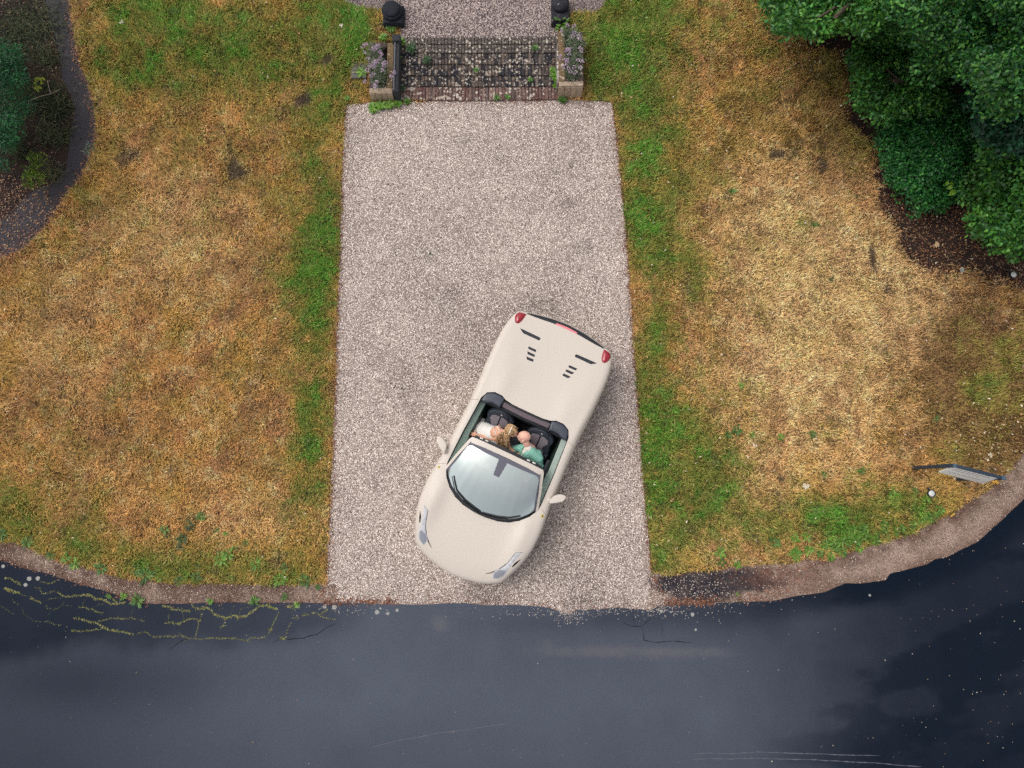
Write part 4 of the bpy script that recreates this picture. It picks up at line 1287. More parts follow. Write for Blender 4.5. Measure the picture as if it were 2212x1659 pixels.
def person(loc, label, group=None):
    e = empty('person', CAR_M @ Vector(loc), math.atan2(CH[1], CH[0]), label, 'person')
    return e, Vector(loc)
def pput(name, me, m, root, o0, smooth=180):
    me.transform(Matrix.Translation(-o0))
    return link(name, me, m, root, smooth=smooth)
def skin_mat(name, c):
    m = mat(name, c, rough=.5, spec=.4, noise=(14, .07))
    m.node_tree.nodes['Principled BSDF'].inputs['Subsurface Weight'].default_value = .12
    m.node_tree.nodes['Principled BSDF'].inputs['Subsurface Radius'].default_value = (.02, .008, .004)
    return m
M_skw = skin_mat('tanned_skin', S(216, 164, 136))
M_skm = skin_mat('fair_skin', S(232, 180, 160))
M_eye = mat('eye_white', S(225, 222, 218), rough=.2)
M_iris = mat('iris', S(60, 50, 44), rough=.2)
def eyes(L, M, root, o0, k=1.0):
    for s in (1, -1):
        bm = bmesh.new(); bmesh.ops.create_icosphere(bm, subdivisions=2, radius=.0125 * k, matrix=Matrix.Translation(L(.078, s * .031, .012)))
        e = pput('eye', bm_mesh('eye', bm), M_eye, root, o0)
        bm = bmesh.new(); bmesh.ops.create_icosphere(bm, subdivisions=2, radius=.006 * k, matrix=Matrix.Translation(L(.0865, s * .031, .012)))
        pput('iris', bm_mesh('iris', bm), M_iris, e, o0)

# --- the woman: sits sideways on the passenger seat, leans over, kisses the driver
wo, o0 = person((2.02, -.50, .44), 'tanned woman in a white strappy dress, long blonde wavy hair, leaning over to kiss')
hp, L, M = head_parts((1.862, -.098, 1.055), (.12, 1, -.05), (-.35, -.05, .95), 1.03)
pel, che, nek = (2.03, -.56, .60), (1.985, -.34, .86), (1.925, -.215, .965)
body_p = hp + [('c', pel, .15, (2.02, -.46, .72), .12), ('c', (2.02, -.46, .72), .12, che, .115), ('c', che, .115, (1.96, -.27, .91), .09), ('c', (1.955, -.27, .92), .06, (1.895, -.165, 1.0), .05),
    ('c', (1.90, -.33, .92), .055, (2.06, -.235, .90), .056),
    ('c', (2.065, -.245, .90), .052, (2.115, -.43, .83), .040), ('c', (2.115, -.43, .83), .040, (2.15, -.62, .78), .028),        # arm lying back to the door
    ('c', (1.90, -.32, .90), .05, (1.97, -.14, .72), .038), ('c', (1.97, -.14, .72), .036, (2.125, .0, .76), .026),          # the other hand reaches to his lapel
    ('c', (2.05, -.56, .55), .10, (2.42, -.50, .52), .075), ('c', (2.42, -.50, .52), .07, (2.62, -.46, .36), .05), ('c', (2.03, -.46, .55), .10, (2.42, -.36, .52), .075), ('c', (2.42, -.36, .52), .07, (2.64, -.33, .36), .05)]
body_p += hand_parts((2.15, -.63, .78), (.15, -1, -.25), (.1, 0, 1), .9) + hand_parts((2.125, .0, .76), (-.3, 1, .1), (.2, 0, 1), .9)
pput('body', blob_mesh(body_p, .006, 5), M_skw, wo, o0)
eyes(L, M, wo, o0, .98)
M_dress = mat('white_dress', S(232, 230, 224), rough=.85, spec=.2, noise=(9, .06))
dr = [('c', (2.03, -.56, .60), .185, (2.02, -.47, .71), .15), ('c', (2.02, -.47, .71), .142, (2.01, -.40, .79), .138), ('c', (2.06, -.30, .82), .098, (2.10, -.22, .80), .075), ('c', (2.03, -.40, .80), .125, (2.07, -.26, .83), .082)]
random.seed(5)
for k in range(34):      # gathered skirt over the seat and the lap
    a = random.random()
    x = 1.90 + a * .98; y = -.46 + random.uniform(-.22, .20)
    dr.append(('c', (x, y, .50 - .03 * a + random.uniform(0, .06)), .10, (x + random.uniform(.05, .2), y + random.uniform(-.06, .06), .52 - .04 * a + random.uniform(0, .05)), .075))
for k in range(16):
    y = -.66 + random.uniform(0, .24)
    x = 1.93 + random.uniform(0, .2)
    dr.append(('c', (x, y, .64), .07, (x + random.uniform(-.05, .1), y + random.uniform(-.05, .1), .66), .05))
pput('dress', blob_mesh(dr, .010, 4), M_dress, wo, o0)
# straps
bm = bmesh.new()
tube(bm, [(1.935, -.405, .955), (1.975, -.365, .975), (2.03, -.305, .962), (2.085, -.27, .915)], .007, 6)
tube(bm, [(1.885, -.39, .94), (1.895, -.33, .975), (1.96, -.25, .995)], .006, 6)
pput('strap', bm_mesh('strap', bm), M_dress, wo, o0)
# hair: a fitted cap and long waves falling in front of the shoulder
M_hair = mat('blonde_hair', attr='Col', rough=.5, spec=.4)
V_, T_, C_ = [], [], []
def strand(pts, r0, r1, col, seg=5):
    pts = [Vector(p) for p in pts]
    b0 = sum(len(v) for v in V_)
    n = len(pts)
    vs = []
    for i, p in enumerate(pts):
        d = (pts[min(i + 1, n - 1)] - pts[max(i - 1, 0)]).normalized()
        u = d.orthogonal().normalized(); v = d.cross(u)
        r = r0 + (r1 - r0) * i / (n - 1)
        for k in range(seg):
            q = p + (u * math.cos(6.283 * k / seg) + v * math.sin(6.283 * k / seg)) * r
            vs.append(q[:])
    V_.append(np.array(vs)); C_.append(np.tile(col, (len(vs), 1)))
    for i in range(n - 1):
        for k in range(seg):
            a, b, c, d2 = i * seg + k, i * seg + (k + 1) % seg, (i + 1) * seg + (k + 1) % seg, (i + 1) * seg + k
            T_.append((b0 + a, b0 + b, b0 + c)); T_.append((b0 + a, b0 + c, b0 + d2))
hc = [A3(200, 164, 120), A3(164, 128, 92), A3(222, 190, 148), A3(136, 104, 76), A3(184, 146, 106)]
rr = random.Random(3)
for i in range(150):     # strands over the crown, swept back then down to the side
    s = rr.uniform(-1, 1); f0 = rr.uniform(-.3, .062)
    a0 = L(f0 + .02, s * .05, .118 - abs(s) * .03 - max(0, f0) * .5)
    pts = [L(.066 - .02 * abs(s), s * .058, .085 - .03 * abs(s)), L(.02, s * .066, .117 - .030 * s * s), L(-.04, s * .070, .112 - .03 * s * s), L(-.092, s * .060, .07), L(-.112, s * .05, .01)]
    j = Vector((rr.uniform(-1, 1), rr.uniform(-1, 1), rr.uniform(0, 1))) * .006
    strand([p + j for p in pts], .008, .007, rr.choice(hc) * rr.uniform(.8, 1.15))
for i in range(110):
    u = rr.uniform(-1, 1); w_ = rr.uniform(0, 1)
    st = Vector((1.93 + .03 * w_, -.17 + .07 * u, 1.07 - .05 * w_))
    en = Vector((2.13 + rr.uniform(-.05, .05), -.165 + .10 * u + rr.uniform(-.03, .03), .86 + rr.uniform(-.04, .05)))
    ph = rr.uniform(0, 6)
    pts = []
    for k in range(9):
        f = k / 8
        p = st.lerp(en, f) + Vector((0, .022 * math.sin(f * 9 + ph), .06 * math.sin(f * 3.1) + .014 * math.cos(f * 9 + ph)))
        pts.append(p)
    strand(pts, .008, .0035, rr.choice(hc) * rr.uniform(.75, 1.15))
for s in (1, -1):
    for i in range(26):
        st = L(.03 + rr.uniform(-.05, .04), s * .075, .05 + rr.uniform(-.03, .03)); en = Vector((1.96, -.19 + rr.uniform(-.05, .05), 1.02))
        strand([st, L(-.03, s * .088, 0.0), st.lerp(en, .6) + Vector((.01, 0, .01)), en], .009, .007, rr.choice(hc))
me = np_mesh('hair', np.concatenate(V_), np.array(T_), np.concatenate(C_))
pput('hair', me, M_hair, wo, o0)
cap = blob_mesh([('e', L(-.016, 0, .042), (.103, .083, .088), M), ('e', L(-.05, 0, -.01), (.07, .075, .09), M)], .008, 3)
pput('hair_cap', cap, mat('hair_root', S(172, 138, 100), rough=.6, noise=(60, .3)), wo, o0)
bm = bmesh.new()
tube(bm, [L(-.005, -.092, .0), L(-.02, -.085, .075), L(-.025, -.045, .128), L(-.03, 0, .138), L(-.03, .045, .128)], [.008, .010, .010, .009, .007], 6)
pput('hair_band', bm_mesh('hair_band', bm), mat('pearl_band', S(236, 222, 196), rough=.4), wo, o0)

# --- the man: bald, mint green jacket over a white shirt
mn, o0 = person((2.12, .38, .44), 'bald man in mint green jacket and white shirt in driver seat, turning to kiss')
hp, L, M = head_parts((1.862, .128, 1.06), (.16, -1, -.10), (-.45, -.15, .88), 1.08)
body_p = hp + [('c', (1.925, .20, .98), .062, (1.985, .285, .88), .066), ('c', (2.0, .30, .82), .12, (2.10, .36, .62), .13), ('c', (2.10, .37, .62), .13, (2.14, .38, .52), .14),
    ('c', (2.06, .20, .84), .07, (2.05, .47, .82), .07),
    ('c', (2.03, .14, .82), .055, (2.09, .035, .68), .044), ('c', (2.09, .035, .68), .04, (2.13, .15, .70), .030),
    ('c', (2.06, .50, .80), .058, (2.20, .585, .62), .046), ('c', (2.20, .585, .62), .042, (2.42, .50, .68), .030),
    ('c', (2.16, .46, .52), .10, (2.56, .48, .52), .075), ('c', (2.56, .48, .52), .065, (2.80, .46, .30), .05), ('c', (2.16, .30, .52), .10, (2.56, .27, .52), .075), ('c', (2.56, .27, .52), .065, (2.80, .28, .30), .05)]
body_p += hand_parts((2.13, .16, .71), (.25, 1, .35), (.3, -.2, 1), .95) + hand_parts((2.42, .50, .68), (.9, -.5, .1), (0, 0, 1), 1.0)
pput('body', blob_mesh(body_p, .006, 5), M_skm, mn, o0)
eyes(L, M, mn, o0, 1.06)
M_jac = mat('mint_jacket', S(138, 196, 178), rough=.75, spec=.3, noise=(22, .08), bump=(9, .12))
jac = [('c', (2.03, .17, .83), .082, (2.02, .34, .87), .10), ('c', (2.02, .34, .87), .10, (2.06, .50, .81), .085), ('c', (2.03, .29, .82), .135, (2.11, .36, .62), .155), ('c', (2.03, .44, .80), .11, (2.16, .46, .62), .12), ('c', (2.11, .36, .62), .155, (2.14, .38, .50), .165),
       ('c', (2.035, .15, .825), .070, (2.09, .035, .68), .058), ('c', (2.09, .035, .68), .055, (2.125, .11, .69), .042),
       ('c', (2.06, .50, .80), .080, (2.205, .59, .62), .064), ('c', (2.205, .59, .62), .060, (2.37, .52, .665), .044)]
rr = random.Random(9)
for k in range(9):     # creases at the elbow and across the back
    a = rr.uniform(0, 1)
    p = Vector((2.06, .49, .82)).lerp(Vector((2.205, .59, .64)), a)
    q = p + Vector((rr.uniform(-.05, .05), rr.uniform(.02, .06), .04))
    jac.append(('c', p + Vector((-.05, .0, .04)), .02, q, .022))
pput('jacket', blob_mesh(jac, .007, 4), M_jac, mn, o0)
M_shirt = mat('white_shirt', S(236, 226, 216), rough=.8, spec=.2, noise=(30, .05))
sh = [('c', (1.985, .255, .90), .072, (2.06, .245, .875), .058), ('c', (2.06, .245, .875), .058, (2.16, .225, .795), .026), ('c', (1.95, .235, .935), .066, (1.985, .27, .92), .07)]
pput('shirt', blob_mesh(sh, .006, 3), M_shirt, mn, o0)
lp = [[(1.965, .185, .955), (2.03, .168, .935), (2.10, .180, .875), (2.19, .218, .79)], [(1.97, .325, .955), (2.04, .318, .95), (2.11, .285, .885), (2.19, .232, .79)]]
for l in lp:
    bm = bmesh.new(); tube(bm, l, [.016, .026, .024, .010], 8); pput('lapel', bm_mesh('lapel', bm), M_jac, mn, o0, 60)
bm = bmesh.new()
for k in range(4):
    bmesh.ops.create_icosphere(bm, subdivisions=1, radius=.006, matrix=Matrix.Translation(Vector((2.0, .25, .968)).lerp(Vector((2.15, .226, .828)), k / 3)))
pput('button', bm_mesh('button', bm), mat('button_grey', S(170, 164, 158)), mn, o0)
pput('trousers', blob_mesh([('c', (2.14, .38, .50), .16, (2.16, .38, .50), .16), ('c', (2.16, .46, .52), .115, (2.56, .48, .52), .09), ('c', (2.56, .48, .52), .08, (2.78, .46, .32), .065), ('c', (2.16, .30, .52), .115, (2.56, .27, .52), .09), ('c', (2.56, .27, .52), .08, (2.78, .28, .32), .065)], .010, 3),
     mat('light_trousers', S(150, 150, 146), rough=.85), mn, o0)
# ------------------------------------------------------------------ foliage helpers
class Leaves:
    def __init__(s):
        s.V, s.T, s.C, s.n = [], [], [], 0
    def add(s, pos, dirs, nor, ln, wd, col, bend=.25):
        """batch of folded leaves: base pos, direction, normal, length, width, colour"""
        n = len(pos)
        d = dirs / (np.linalg.norm(dirs, axis=1, keepdims=True) + 1e-9)
        sd = np.cross(d, nor); sd /= (np.linalg.norm(sd, axis=1, keepdims=True) + 1e-9)
        up = np.cross(sd, d)
        ln = ln[:, None]; wd = wd[:, None]
        v = np.zeros((n, 7, 3))
        v[:, 0] = pos
        v[:, 1] = pos + d * ln * .25 + sd * wd * .42 + up * wd * .14
        v[:, 2] = pos + d * ln * .62 + sd * wd * .44 + up * wd * .10 - up * ln * bend * .4
        v[:, 3] = pos + d * ln - up * ln * bend
        v[:, 4] = pos + d * ln * .62 - sd * wd * .44 + up * wd * .10 - up * ln * bend * .4
        v[:, 5] = pos + d * ln * .25 - sd * wd * .42 + up * wd * .14
        v[:, 6] = pos + d * ln * .5 - up * ln * bend * .3
        b = s.n + (np.arange(n) * 7)[:, None]
        s.V.append(v.reshape(-1, 3))
        s.T.append((b[:, :, None] + np.array([[[0, 6, 1], [1, 6, 2], [2, 6, 3], [3, 6, 4], [4, 6, 5], [5, 6, 0]]])).reshape(-1, 3))
        s.C.append(np.repeat(col, 7, 0))
        s.n += n * 7
    def mesh(s, name):
        return np_mesh(name, np.concatenate(s.V), np.concatenate(s.T), np.concatenate(s.C))
def rvec(n):
    v = rng.normal(size=(n, 3))
    return v / np.linalg.norm(v, axis=1, keepdims=True)
M_leaf = mat('leaf', attr='Col', rough=.45, spec=.45, trans=.22)

def clump_leaves(Lv, clumps, per, ln, wd, cols, hang=.3, fill=.25):
    """leaves on the upper shells of many small clumps, so the crown has lumps, gaps and depth"""
    for (x, y, z, r) in clumps:
        n = max(4, int(per * r * r))
        u = rvec(n)
        u[:, 2] = np.abs(u[:, 2]) * 1.1 - .25
        u /= np.linalg.norm(u, axis=1, keepdims=True)
        rad = r * np.where(rng.random(n) < fill, rng.uniform(.3, .9, n), rng.uniform(.85, 1.12, n))[:, None]
        p = np.array([x, y, z]) + u * rad * np.array([1, 1, .75])
        az = rvec(n)
        d = u * .5 + az * .9; d[:, 2] -= hang
        nor = u * .8 + rvec(n) * .85 + np.array([0, 0, .45])
        c = cols[rng.integers(0, len(cols), n)] * rng.uniform(.65, 1.35, (n, 1)) * rng.uniform(.68, 1.4)
        Lv.add(p, d, nor, ln * rng.uniform(.6, 1.25, n), wd * rng.uniform(.7, 1.2, n), c)

def clumps_in(poly_px, n, zf, r0, r1, base=True):
    """clump centres above a picture outline at chosen heights; zf(x, y)-> top height"""
    xs = [p[0] for p in poly_px]; ys = [p[1] for p in poly_px]
    out = []
    # stray sprays breaking the outline
    ring = densify([(p[0], p[1]) for p in poly_px], 9, 0, True)
    for k in rng.integers(0, len(ring), max(12, n // 9)):
        x, y = ring[k][0] + rng.normal(0, 7), ring[k][1] + rng.normal(0, 7)
        g1 = PG(x, y, max(.1, zf(x, y) * rng.uniform(.7, 1.0) - .28))
        out.append((*g1, rng.uniform(.35, .6) * r0))
    n += len(out)
    while len(out) < n:
        x, y = rng.uniform(min(xs), max(xs)), rng.uniform(min(ys), max(ys))
        if not inside(np.array([x]), np.array([y]), poly_px)[0]: continue
        r = rng.uniform(r0, r1)
        z = zf(x, y) - r * .6
        g0 = P(x, y, z)
        gg = float(gz(g0[0], g0[1]))
        out.append((g0[0], g0[1], max(z, gg + r * .2), r))
        if base:
            zz = z - r * 1.3
            while zz > gg + .2 and len(out) < n * 3:
                g1 = P(x, y, zz)
                out.append((g1[0] + rng.uniform(0, .15), g1[1] + rng.uniform(0, .15), zz, r))
                zz -= r * 3.4
    return out

def trunk_mesh(base, top, r, limbs, seed):
    bm = bmesh.new()
    b, t = Vector(base), Vector(top)
    m = b.lerp(t, .5) + Vector((.08, .05, 0))
    tube(bm, [b, b.lerp(t, .08), m, t], [r * 1.35, r, r * .75, r * .35], 10)
    rr = random.Random(seed)
    for q in limbs:
        s = b.lerp(t, rr.uniform(.35, .8))
        e = Vector(q)
        tube(bm, [s, s.lerp(e, .5) + Vector((0, 0, .12)), e], [r * .45, r * .28, r * .08], 6)
    return bm_mesh('trunk', bm)
M_bark = mat('bark', S(84, 72, 60), rough=.95, noise=(18, .4), bump=(24, .7))

def bush(name, label, cat, clumps, per, ln, wd, cols, base, r=.05, hang=.3, top=None, group=None, tname='trunk', extra=None):
    e = empty(name, base, 0, label, cat, group)
    b = np.array(base)
    Lv = Leaves()
    clump_leaves(Lv, [(x - b[0], y - b[1], z - b[2], rr) for x, y, z, rr in clumps], per, ln, wd, cols, hang)
    o = link('crown', Lv.mesh('crown'), M_leaf, e); o['kind'] = 'stuff'
    cs = sorted(clumps, key=lambda c: -c[2])
    tp = top or (np.mean([c[0] for c in cs[:8]]), np.mean([c[1] for c in cs[:8]]), cs[min(4, len(cs) - 1)][2])
    sel = random.sample(clumps, min(14, len(clumps)))
    link(tname, trunk_mesh((0, 0, -.05), Vector(tp) - Vector(base), r, [Vector(c[:3]) - Vector(base) for c in sel], len(clumps)), M_bark, e, smooth=50)
    return e

LEAFG = np.array([S(56, 112, 46), S(42, 96, 44), S(80, 132, 54), S(30, 78, 44)])
LEAFD = np.array([S(42, 100, 44), S(32, 80, 40), S(60, 120, 50), S(36, 88, 44)])
LEAFB = np.array([S(70, 120, 40), S(54, 104, 38), S(88, 138, 48)])
LEAFM = np.array([S(68, 124, 48), S(52, 108, 44), S(90, 142, 54), S(42, 92, 44)])
# A: overhanging light tree at the top edge
pA = cT([(45, -60), (38, 50), (90, 100), (150, 185), (200, 150), (240, 200), (330, 215), (400, 180), (440, 110), (560, 170), (640, 140), (720, 60), (760, -120), (400, -200)])
ba = PG(1930, -75)
bush('broadleaf_tree', 'leafy tree at the top edge, its loose light green branch tips hanging over the lawn', 'tree', clumps_in(pA, 300, lambda x, y: 1.3 + 2.6 * fbm(x / 70, y / 70, 1, 3, 1), .14, .26), 2300, .074, .046, LEAFM, ba, .09)
# B: ivy and low shrub
pB = cT([(545, 345), (600, 270), (640, 180), (760, 160), (1000, 240), (1140, 380), (1060, 560), (960, 640), (820, 650), (740, 690), (700, 720), (640, 650), (560, 600), (525, 560), (550, 450)])
bb = PG(2010, 190)
bush('glossy_shrub', 'rounded shrub with bright broad leaves bulging onto the brown lawn', 'shrub', clumps_in(pB, 200, lambda x, y: .35 + 1.3 * fbm(x / 60, y / 60, 1, 3, 2), .14, .24), 2400, .072, .042, LEAFM, bb, .05)
pI = cT([(690, 740), (760, 680), (900, 640), (1050, 600), (1250, 560), (1330, 640), (1330, 760), (1220, 900), (1180, 1010), (1140, 1120), (1000, 1190), (900, 1190), (900, 1280), (860, 1180), (780, 1120), (735, 1040), (735, 950), (700, 860)])
bi = PG(2020, 400)
bush('ground_ivy', 'dense carpet of small dark green leaves spreading over the soil bed', 'ground cover', clumps_in(pI, 420, lambda x, y: .22 + .5 * fbm(x / 50, y / 50, 1, 3, 4), .10, .20, False), 2600, .05, .04, LEAFD * 1.25, bi, .02)
pI2 = cT([(410, 640), (470, 590), (560, 640), (640, 680), (600, 740), (500, 720)])
# C: tall dark tree
pC = cT([(640, -150), (700, 60), (760, 200), (860, 300), (960, 420), (1120, 460), (1240, 430), (1300, 560), (1380, 640), (1560, 640), (1700, 560), (1750, -150)])
bc = PG(2230, 90)
bush('maple_tree', 'tall dark green tree filling the upper corner above the ivy', 'tree', clumps_in(pC, 560, lambda x, y: 1.5 + 3.0 * fbm(x / 90, y / 90, 1, 3, 3) + .8 * (x - 2000) / 200, .17, .33), 2500, .060, .042, LEAFG, bc, .16)
pC2 = cT([(1240, 560), (1320, 560), (1517, 520), (1640, 560), (1640, 900), (1400, 860), (1300, 800), (1240, 700)])
bush('holly_bush', 'blue green bush tucked under the tall dark tree at the frame edge', 'bush', clumps_in(pC2, 180, lambda x, y: 1.2 + 2.0 * fbm(x / 60, y / 60, 1, 3, 5), .15, .28), 1700, .07, .05, np.array([S(24, 74, 50), S(32, 88, 56), S(18, 58, 42)]), PG(2205, 275), .05)
# D: sapling at the edge
pD = cT([(1160, 1230), (1240, 1040), (1300, 900), (1420, 800), (1560, 780), (1700, 900), (1700, 1440), (1517, 1460), (1450, 1470), (1360, 1500), (1300, 1440), (1340, 1380), (1230, 1330), (1210, 1260)])
bush('young_maple', 'young bright leaved tree leaning out over leaf litter beside the ivy', 'tree', clumps_in(pD, 230, lambda x, y: .6 + 2.0 * fbm(x / 60, y / 60, 1, 3, 6), .15, .25), 2200, .076, .054, np.concatenate([LEAFM, LEAFB[:2]]), PG(2200, 430), .05)
# a sprig of lime leaves above the ivy
e = empty('lime_sprig', PG(2052, 405), 0, 'sprig of five lime green leaves standing out against the dark ivy', 'sprig')
b0 = np.array(e.location)
for k, (u, v, s) in enumerate(((1085, 1065, .10), (1080, 1050, .07), (1105, 1080, .08), (1120, 1100, .11), (1140, 1085, .08))):
    q = np.array(P(*cT([(u, v)])[0], .62)) - b0
    Lv = Leaves(); Lv.add(np.array([q]), np.array([[rng.uniform(-1, 1), rng.uniform(-1, .2), -.1]]), np.array([[.1, 0, 1.0]]), np.array([s * 1.25]), np.array([s]), np.array([S(110, 150, 40)]))
    link('leaf', Lv.mesh('leaf'), M_leaf, e)
bm = bmesh.new(); tube(bm, [(0, 0, 0), (.02, .02, .3), (.04, .0, .60)], .006, 5); link('stem', bm_mesh('stem', bm), M_bark, e)

# left edge: yew, grasses, spurge
pY = cP([(-260, 290), (0, 305), (70, 330), (110, 400), (150, 520), (175, 600), (150, 720), (110, 800), (70, 880), (50, 980), (0, 1080), (-260, 1150)])
bush('yew_bush', 'dense blue green yew with soft needle sprays at the frame edge', 'bush', clumps_in(pY, 330, lambda x, y: .8 + 1.3 * fbm(x / 40, y / 40, 1, 3, 2), .09, .17), 4200, .05, .016, np.array([S(24, 78, 48), S(34, 98, 54), S(18, 58, 40), S(44, 112, 58)]), PG(-40, 240), .06, 0.0)

def tuft(px, py, n, ln, cols, label, cat, name='grass_tuft', wd=.007, spread=.12, group=None):
    e = np.array(PG(px, py))
    Lv = Leaves()
    a = rng.uniform(0, 6.28, n); l = ln * rng.uniform(.5, 1.2, n)
    off = np.stack([rng.normal(0, spread, n), rng.normal(0, spread * .8, n), np.zeros(n)], 1)
    d = np.stack([np.cos(a), np.sin(a), rng.uniform(.25, 1.3, n)], 1)
    Lv.add(off, d, np.stack([np.zeros(n), np.zeros(n), np.ones(n)], 1) + d * .2, l, np.full(n, wd), cols[rng.integers(0, len(cols), n)] * rng.uniform(.7, 1.25, (n, 1)), .35)
    return tag(link(name, Lv.mesh(name), M_leaf, None, tuple(e)), label, cat, group)
WB0 = np.array([S(60, 90, 44), S(76, 104, 50)])
DG = np.array([S(66, 84, 56), S(88, 102, 66), S(128, 130, 92), S(54, 70, 50)])
PG_ = np.array([S(120, 124, 92), S(96, 106, 76), S(146, 146, 108)])
tuft(105, 128, 180, .28, DG, 'loose dark tuft of long grass on the soil bed, uppermost of three by the path', 'grass tuft', spread=.15)
tuft(125, 235, 300, .30, DG, 'big dark grass tuft leaning onto the path, beside a dead twig', 'grass tuft', spread=.14)
tuft(120, 293, 280, .28, np.concatenate([DG, PG_]), 'pale tipped grass tuft fanning over the path edge below the dead twig', 'grass tuft', spread=.15)
tuft(117, 372, 120, .2, PG_, 'small straw grey grass tuft next to the yellow green spurge', 'grass tuft', spread=.12)
tuft(50, 330, 150, .24, DG * .9, 'dark ragged grass below the yew at the soil bed edge', 'grass tuft', spread=.14)
tuft(70, 190, 1300, .15, np.concatenate([DG, WB0]), 'low dark grass and ground plants between yew and path', 'ground plants', 'grass', spread=.42)['kind'] = 'stuff'
tuft(60, 60, 1500, .2, DG * .9, 'thin dark grass among dead leaves in the upper corner bed', 'grass', 'grass', spread=.4)['kind'] = 'stuff'
tuft(192, 325, 40, .16, np.array([S(130, 150, 130), S(150, 164, 140)]), 'tiny grey green grass plant growing on the dark path', 'grass tuft', spread=.03)
bush('spurge_plant', 'bushy yellow green spurge plant below the long grass tufts', 'plant', clumps_in(cP([(140, 1090), (190, 970), (250, 980), (285, 1060), (280, 1140), (190, 1180), (140, 1150)]), 26, lambda x, y: .4, .06, .11, False), 5200, .035, .018, np.array([S(98, 128, 32), S(74, 106, 30), S(116, 144, 40)]), PG(73, 372), .012)
e = empty('maple_seedling', PG(84, 172), 0, 'little maple seedling with yellow green leaves beside the dead twig', 'seedling')
b0 = np.array(e.location)
for u, v, s in ((235, 490, .11), (265, 490, .10), (235, 545, .12), (262, 520, .06), (222, 520, .06)):
    q = np.array(P(u / 2.929, v / 2.929, .25)) - b0
    Lv = Leaves()
    for a in (-.9, 0, .9):
        dd = rng.uniform(-.3, .3) - 1.57 + a
        Lv.add(np.array([q]), np.array([[math.cos(dd), math.sin(dd), -.1]]), np.array([[0, 0, 1.0]]), np.array([s * (.8 if a else 1)]), np.array([s * .5]), np.array([S(136, 150, 36)]))
    link('leaf', Lv.mesh('leaf'), M_leaf, e)
bm = bmesh.new(); tube(bm, [(0, 0, 0), (0, .01, .15), (.02, 0, .24)], .005, 5); link('stem', bm_mesh('stem', bm), M_bark, e)
bm = bmesh.new()
f = lambda pts: [PG(u / 2.929, v / 2.929, z) for u, v, z in pts]
tube(bm, f([(180, 640, .04), (250, 612, .14), (320, 594, .16), (385, 562, .06)]), [.009, .008, .007, .004], 6)
tube(bm, f([(300, 508, .05), (308, 550, .12), (322, 596, .16)]), [.005, .006, .007], 6)
tube(bm, f([(180, 640, .05), (190, 690, .03), (218, 715, .02)]), [.007, .006, .004], 6)
tag(link('dead_twig', bm_mesh('dead_twig', bm), mat('dead_wood', S(150, 136, 118), rough=.9), None, smooth=60), 'pale forked dead twig lying across the soil bed', 'twig')

# ------------------------------------------------------------------ planter flowers
def flowers(root_px, top, spots, label, lean, n_st, uv):
    q = PG(*root_px)
    e = empty('flowering_plant', (q[0], q[1], top - .08), 0, label, 'plant')
    b0 = np.array(e.location)
    Lv = Leaves()
    base = np.array([P(*p, top) for p in cS(uv)])
    gcol = np.array([S(112, 128, 104), S(90, 110, 88), S(136, 144, 116), S(86, 100, 66)])
    n = n_st
    k = rng.integers(0, len(base), n)
    p = base[k] + np.stack([rng.normal(0, .05, n), rng.normal(0, .06, n), rng.uniform(-.08, .05, n)], 1) - b0
    a = rng.uniform(0, 6.28, n)
    d = np.stack([np.cos(a) + lean, np.sin(a) - .1, rng.uniform(.3, 1.4, n)], 1)
    Lv.add(p, d, np.stack([np.zeros(n), np.zeros(n), np.ones(n)], 1) + d * .1, rng.uniform(.07, .15, n), rng.uniform(.008, .014, n), gcol[rng.integers(0, 4, n)] * rng.uniform(.7, 1.3, (n, 1)))
    o = link('foliage', Lv.mesh('foliage'), M_leaf, e); o['kind'] = 'stuff'
    fm = []
    for s in range(4):
        L2 = Leaves(); m = 26
        u = rvec(m); u[:, 2] = np.abs(u[:, 2])
        cc = np.array([S(196, 172, 194), S(176, 148, 178), S(216, 198, 212)])
        L2.add(u * np.array([.022, .022, .03]), u + rvec(m) * .4, u + np.array([0, 0, .5]), rng.uniform(.015, .03, m), rng.uniform(.012, .022, m), cc[rng.integers(0, 3, m)] * rng.uniform(.85, 1.15, (m, 1)))
        me = L2.mesh('flower_head'); me.materials.append(M_leaf); fm.append(me)
    st = bmesh.new()
    for (u, v) in spots:
        h = top + rng.uniform(.12, .34)
        fp = np.array(P(*cS([(u, v)])[0], h)) - b0
        o = bpy.data.objects.new('flower_head', fm[rng.integers(0, 4)]); COL.objects.link(o); o.parent = e
        o.location = fp; o.rotation_euler = (rng.uniform(-.5, .5), rng.uniform(-.5, .5), rng.uniform(0, 6)); o.scale = (1, 1, rng.uniform(.8, 1.7))
        j = np.argmin(np.linalg.norm(base - b0 - fp, axis=1)); r0 = base[j] - b0
        tube(st, [r0, (r0 + fp) / 2 + np.array([0, 0, .04]), fp], [.004, .003, .0025], 4)
    link('stems', bm_mesh('stems', st), mat('stem_green', S(110, 116, 84), rough=.8), e)
flowers(cS([(345, 560)])[0], .32, [(225, 425), (240, 355), (300, 385), (315, 390), (330, 380), (350, 415), (345, 365), (290, 405), (360, 430), (255, 470), (300, 500), (320, 490), (335, 500), (270, 520), (290, 530), (310, 520), (380, 505), (395, 498), (385, 520), (250, 560), (285, 600), (300, 595), (465, 575), (445, 605), (310, 680), (320, 690), (325, 655), (230, 645), (370, 560), (350, 470), (215, 370)],
        'sprawling grey green plant with pale purple flowers in the lower planter, spilling over the grass', -.35, 1500, [(300, 400), (330, 450), (320, 500), (340, 540), (350, 580), (360, 600), (340, 620), (370, 560), (310, 540), (345, 640)])
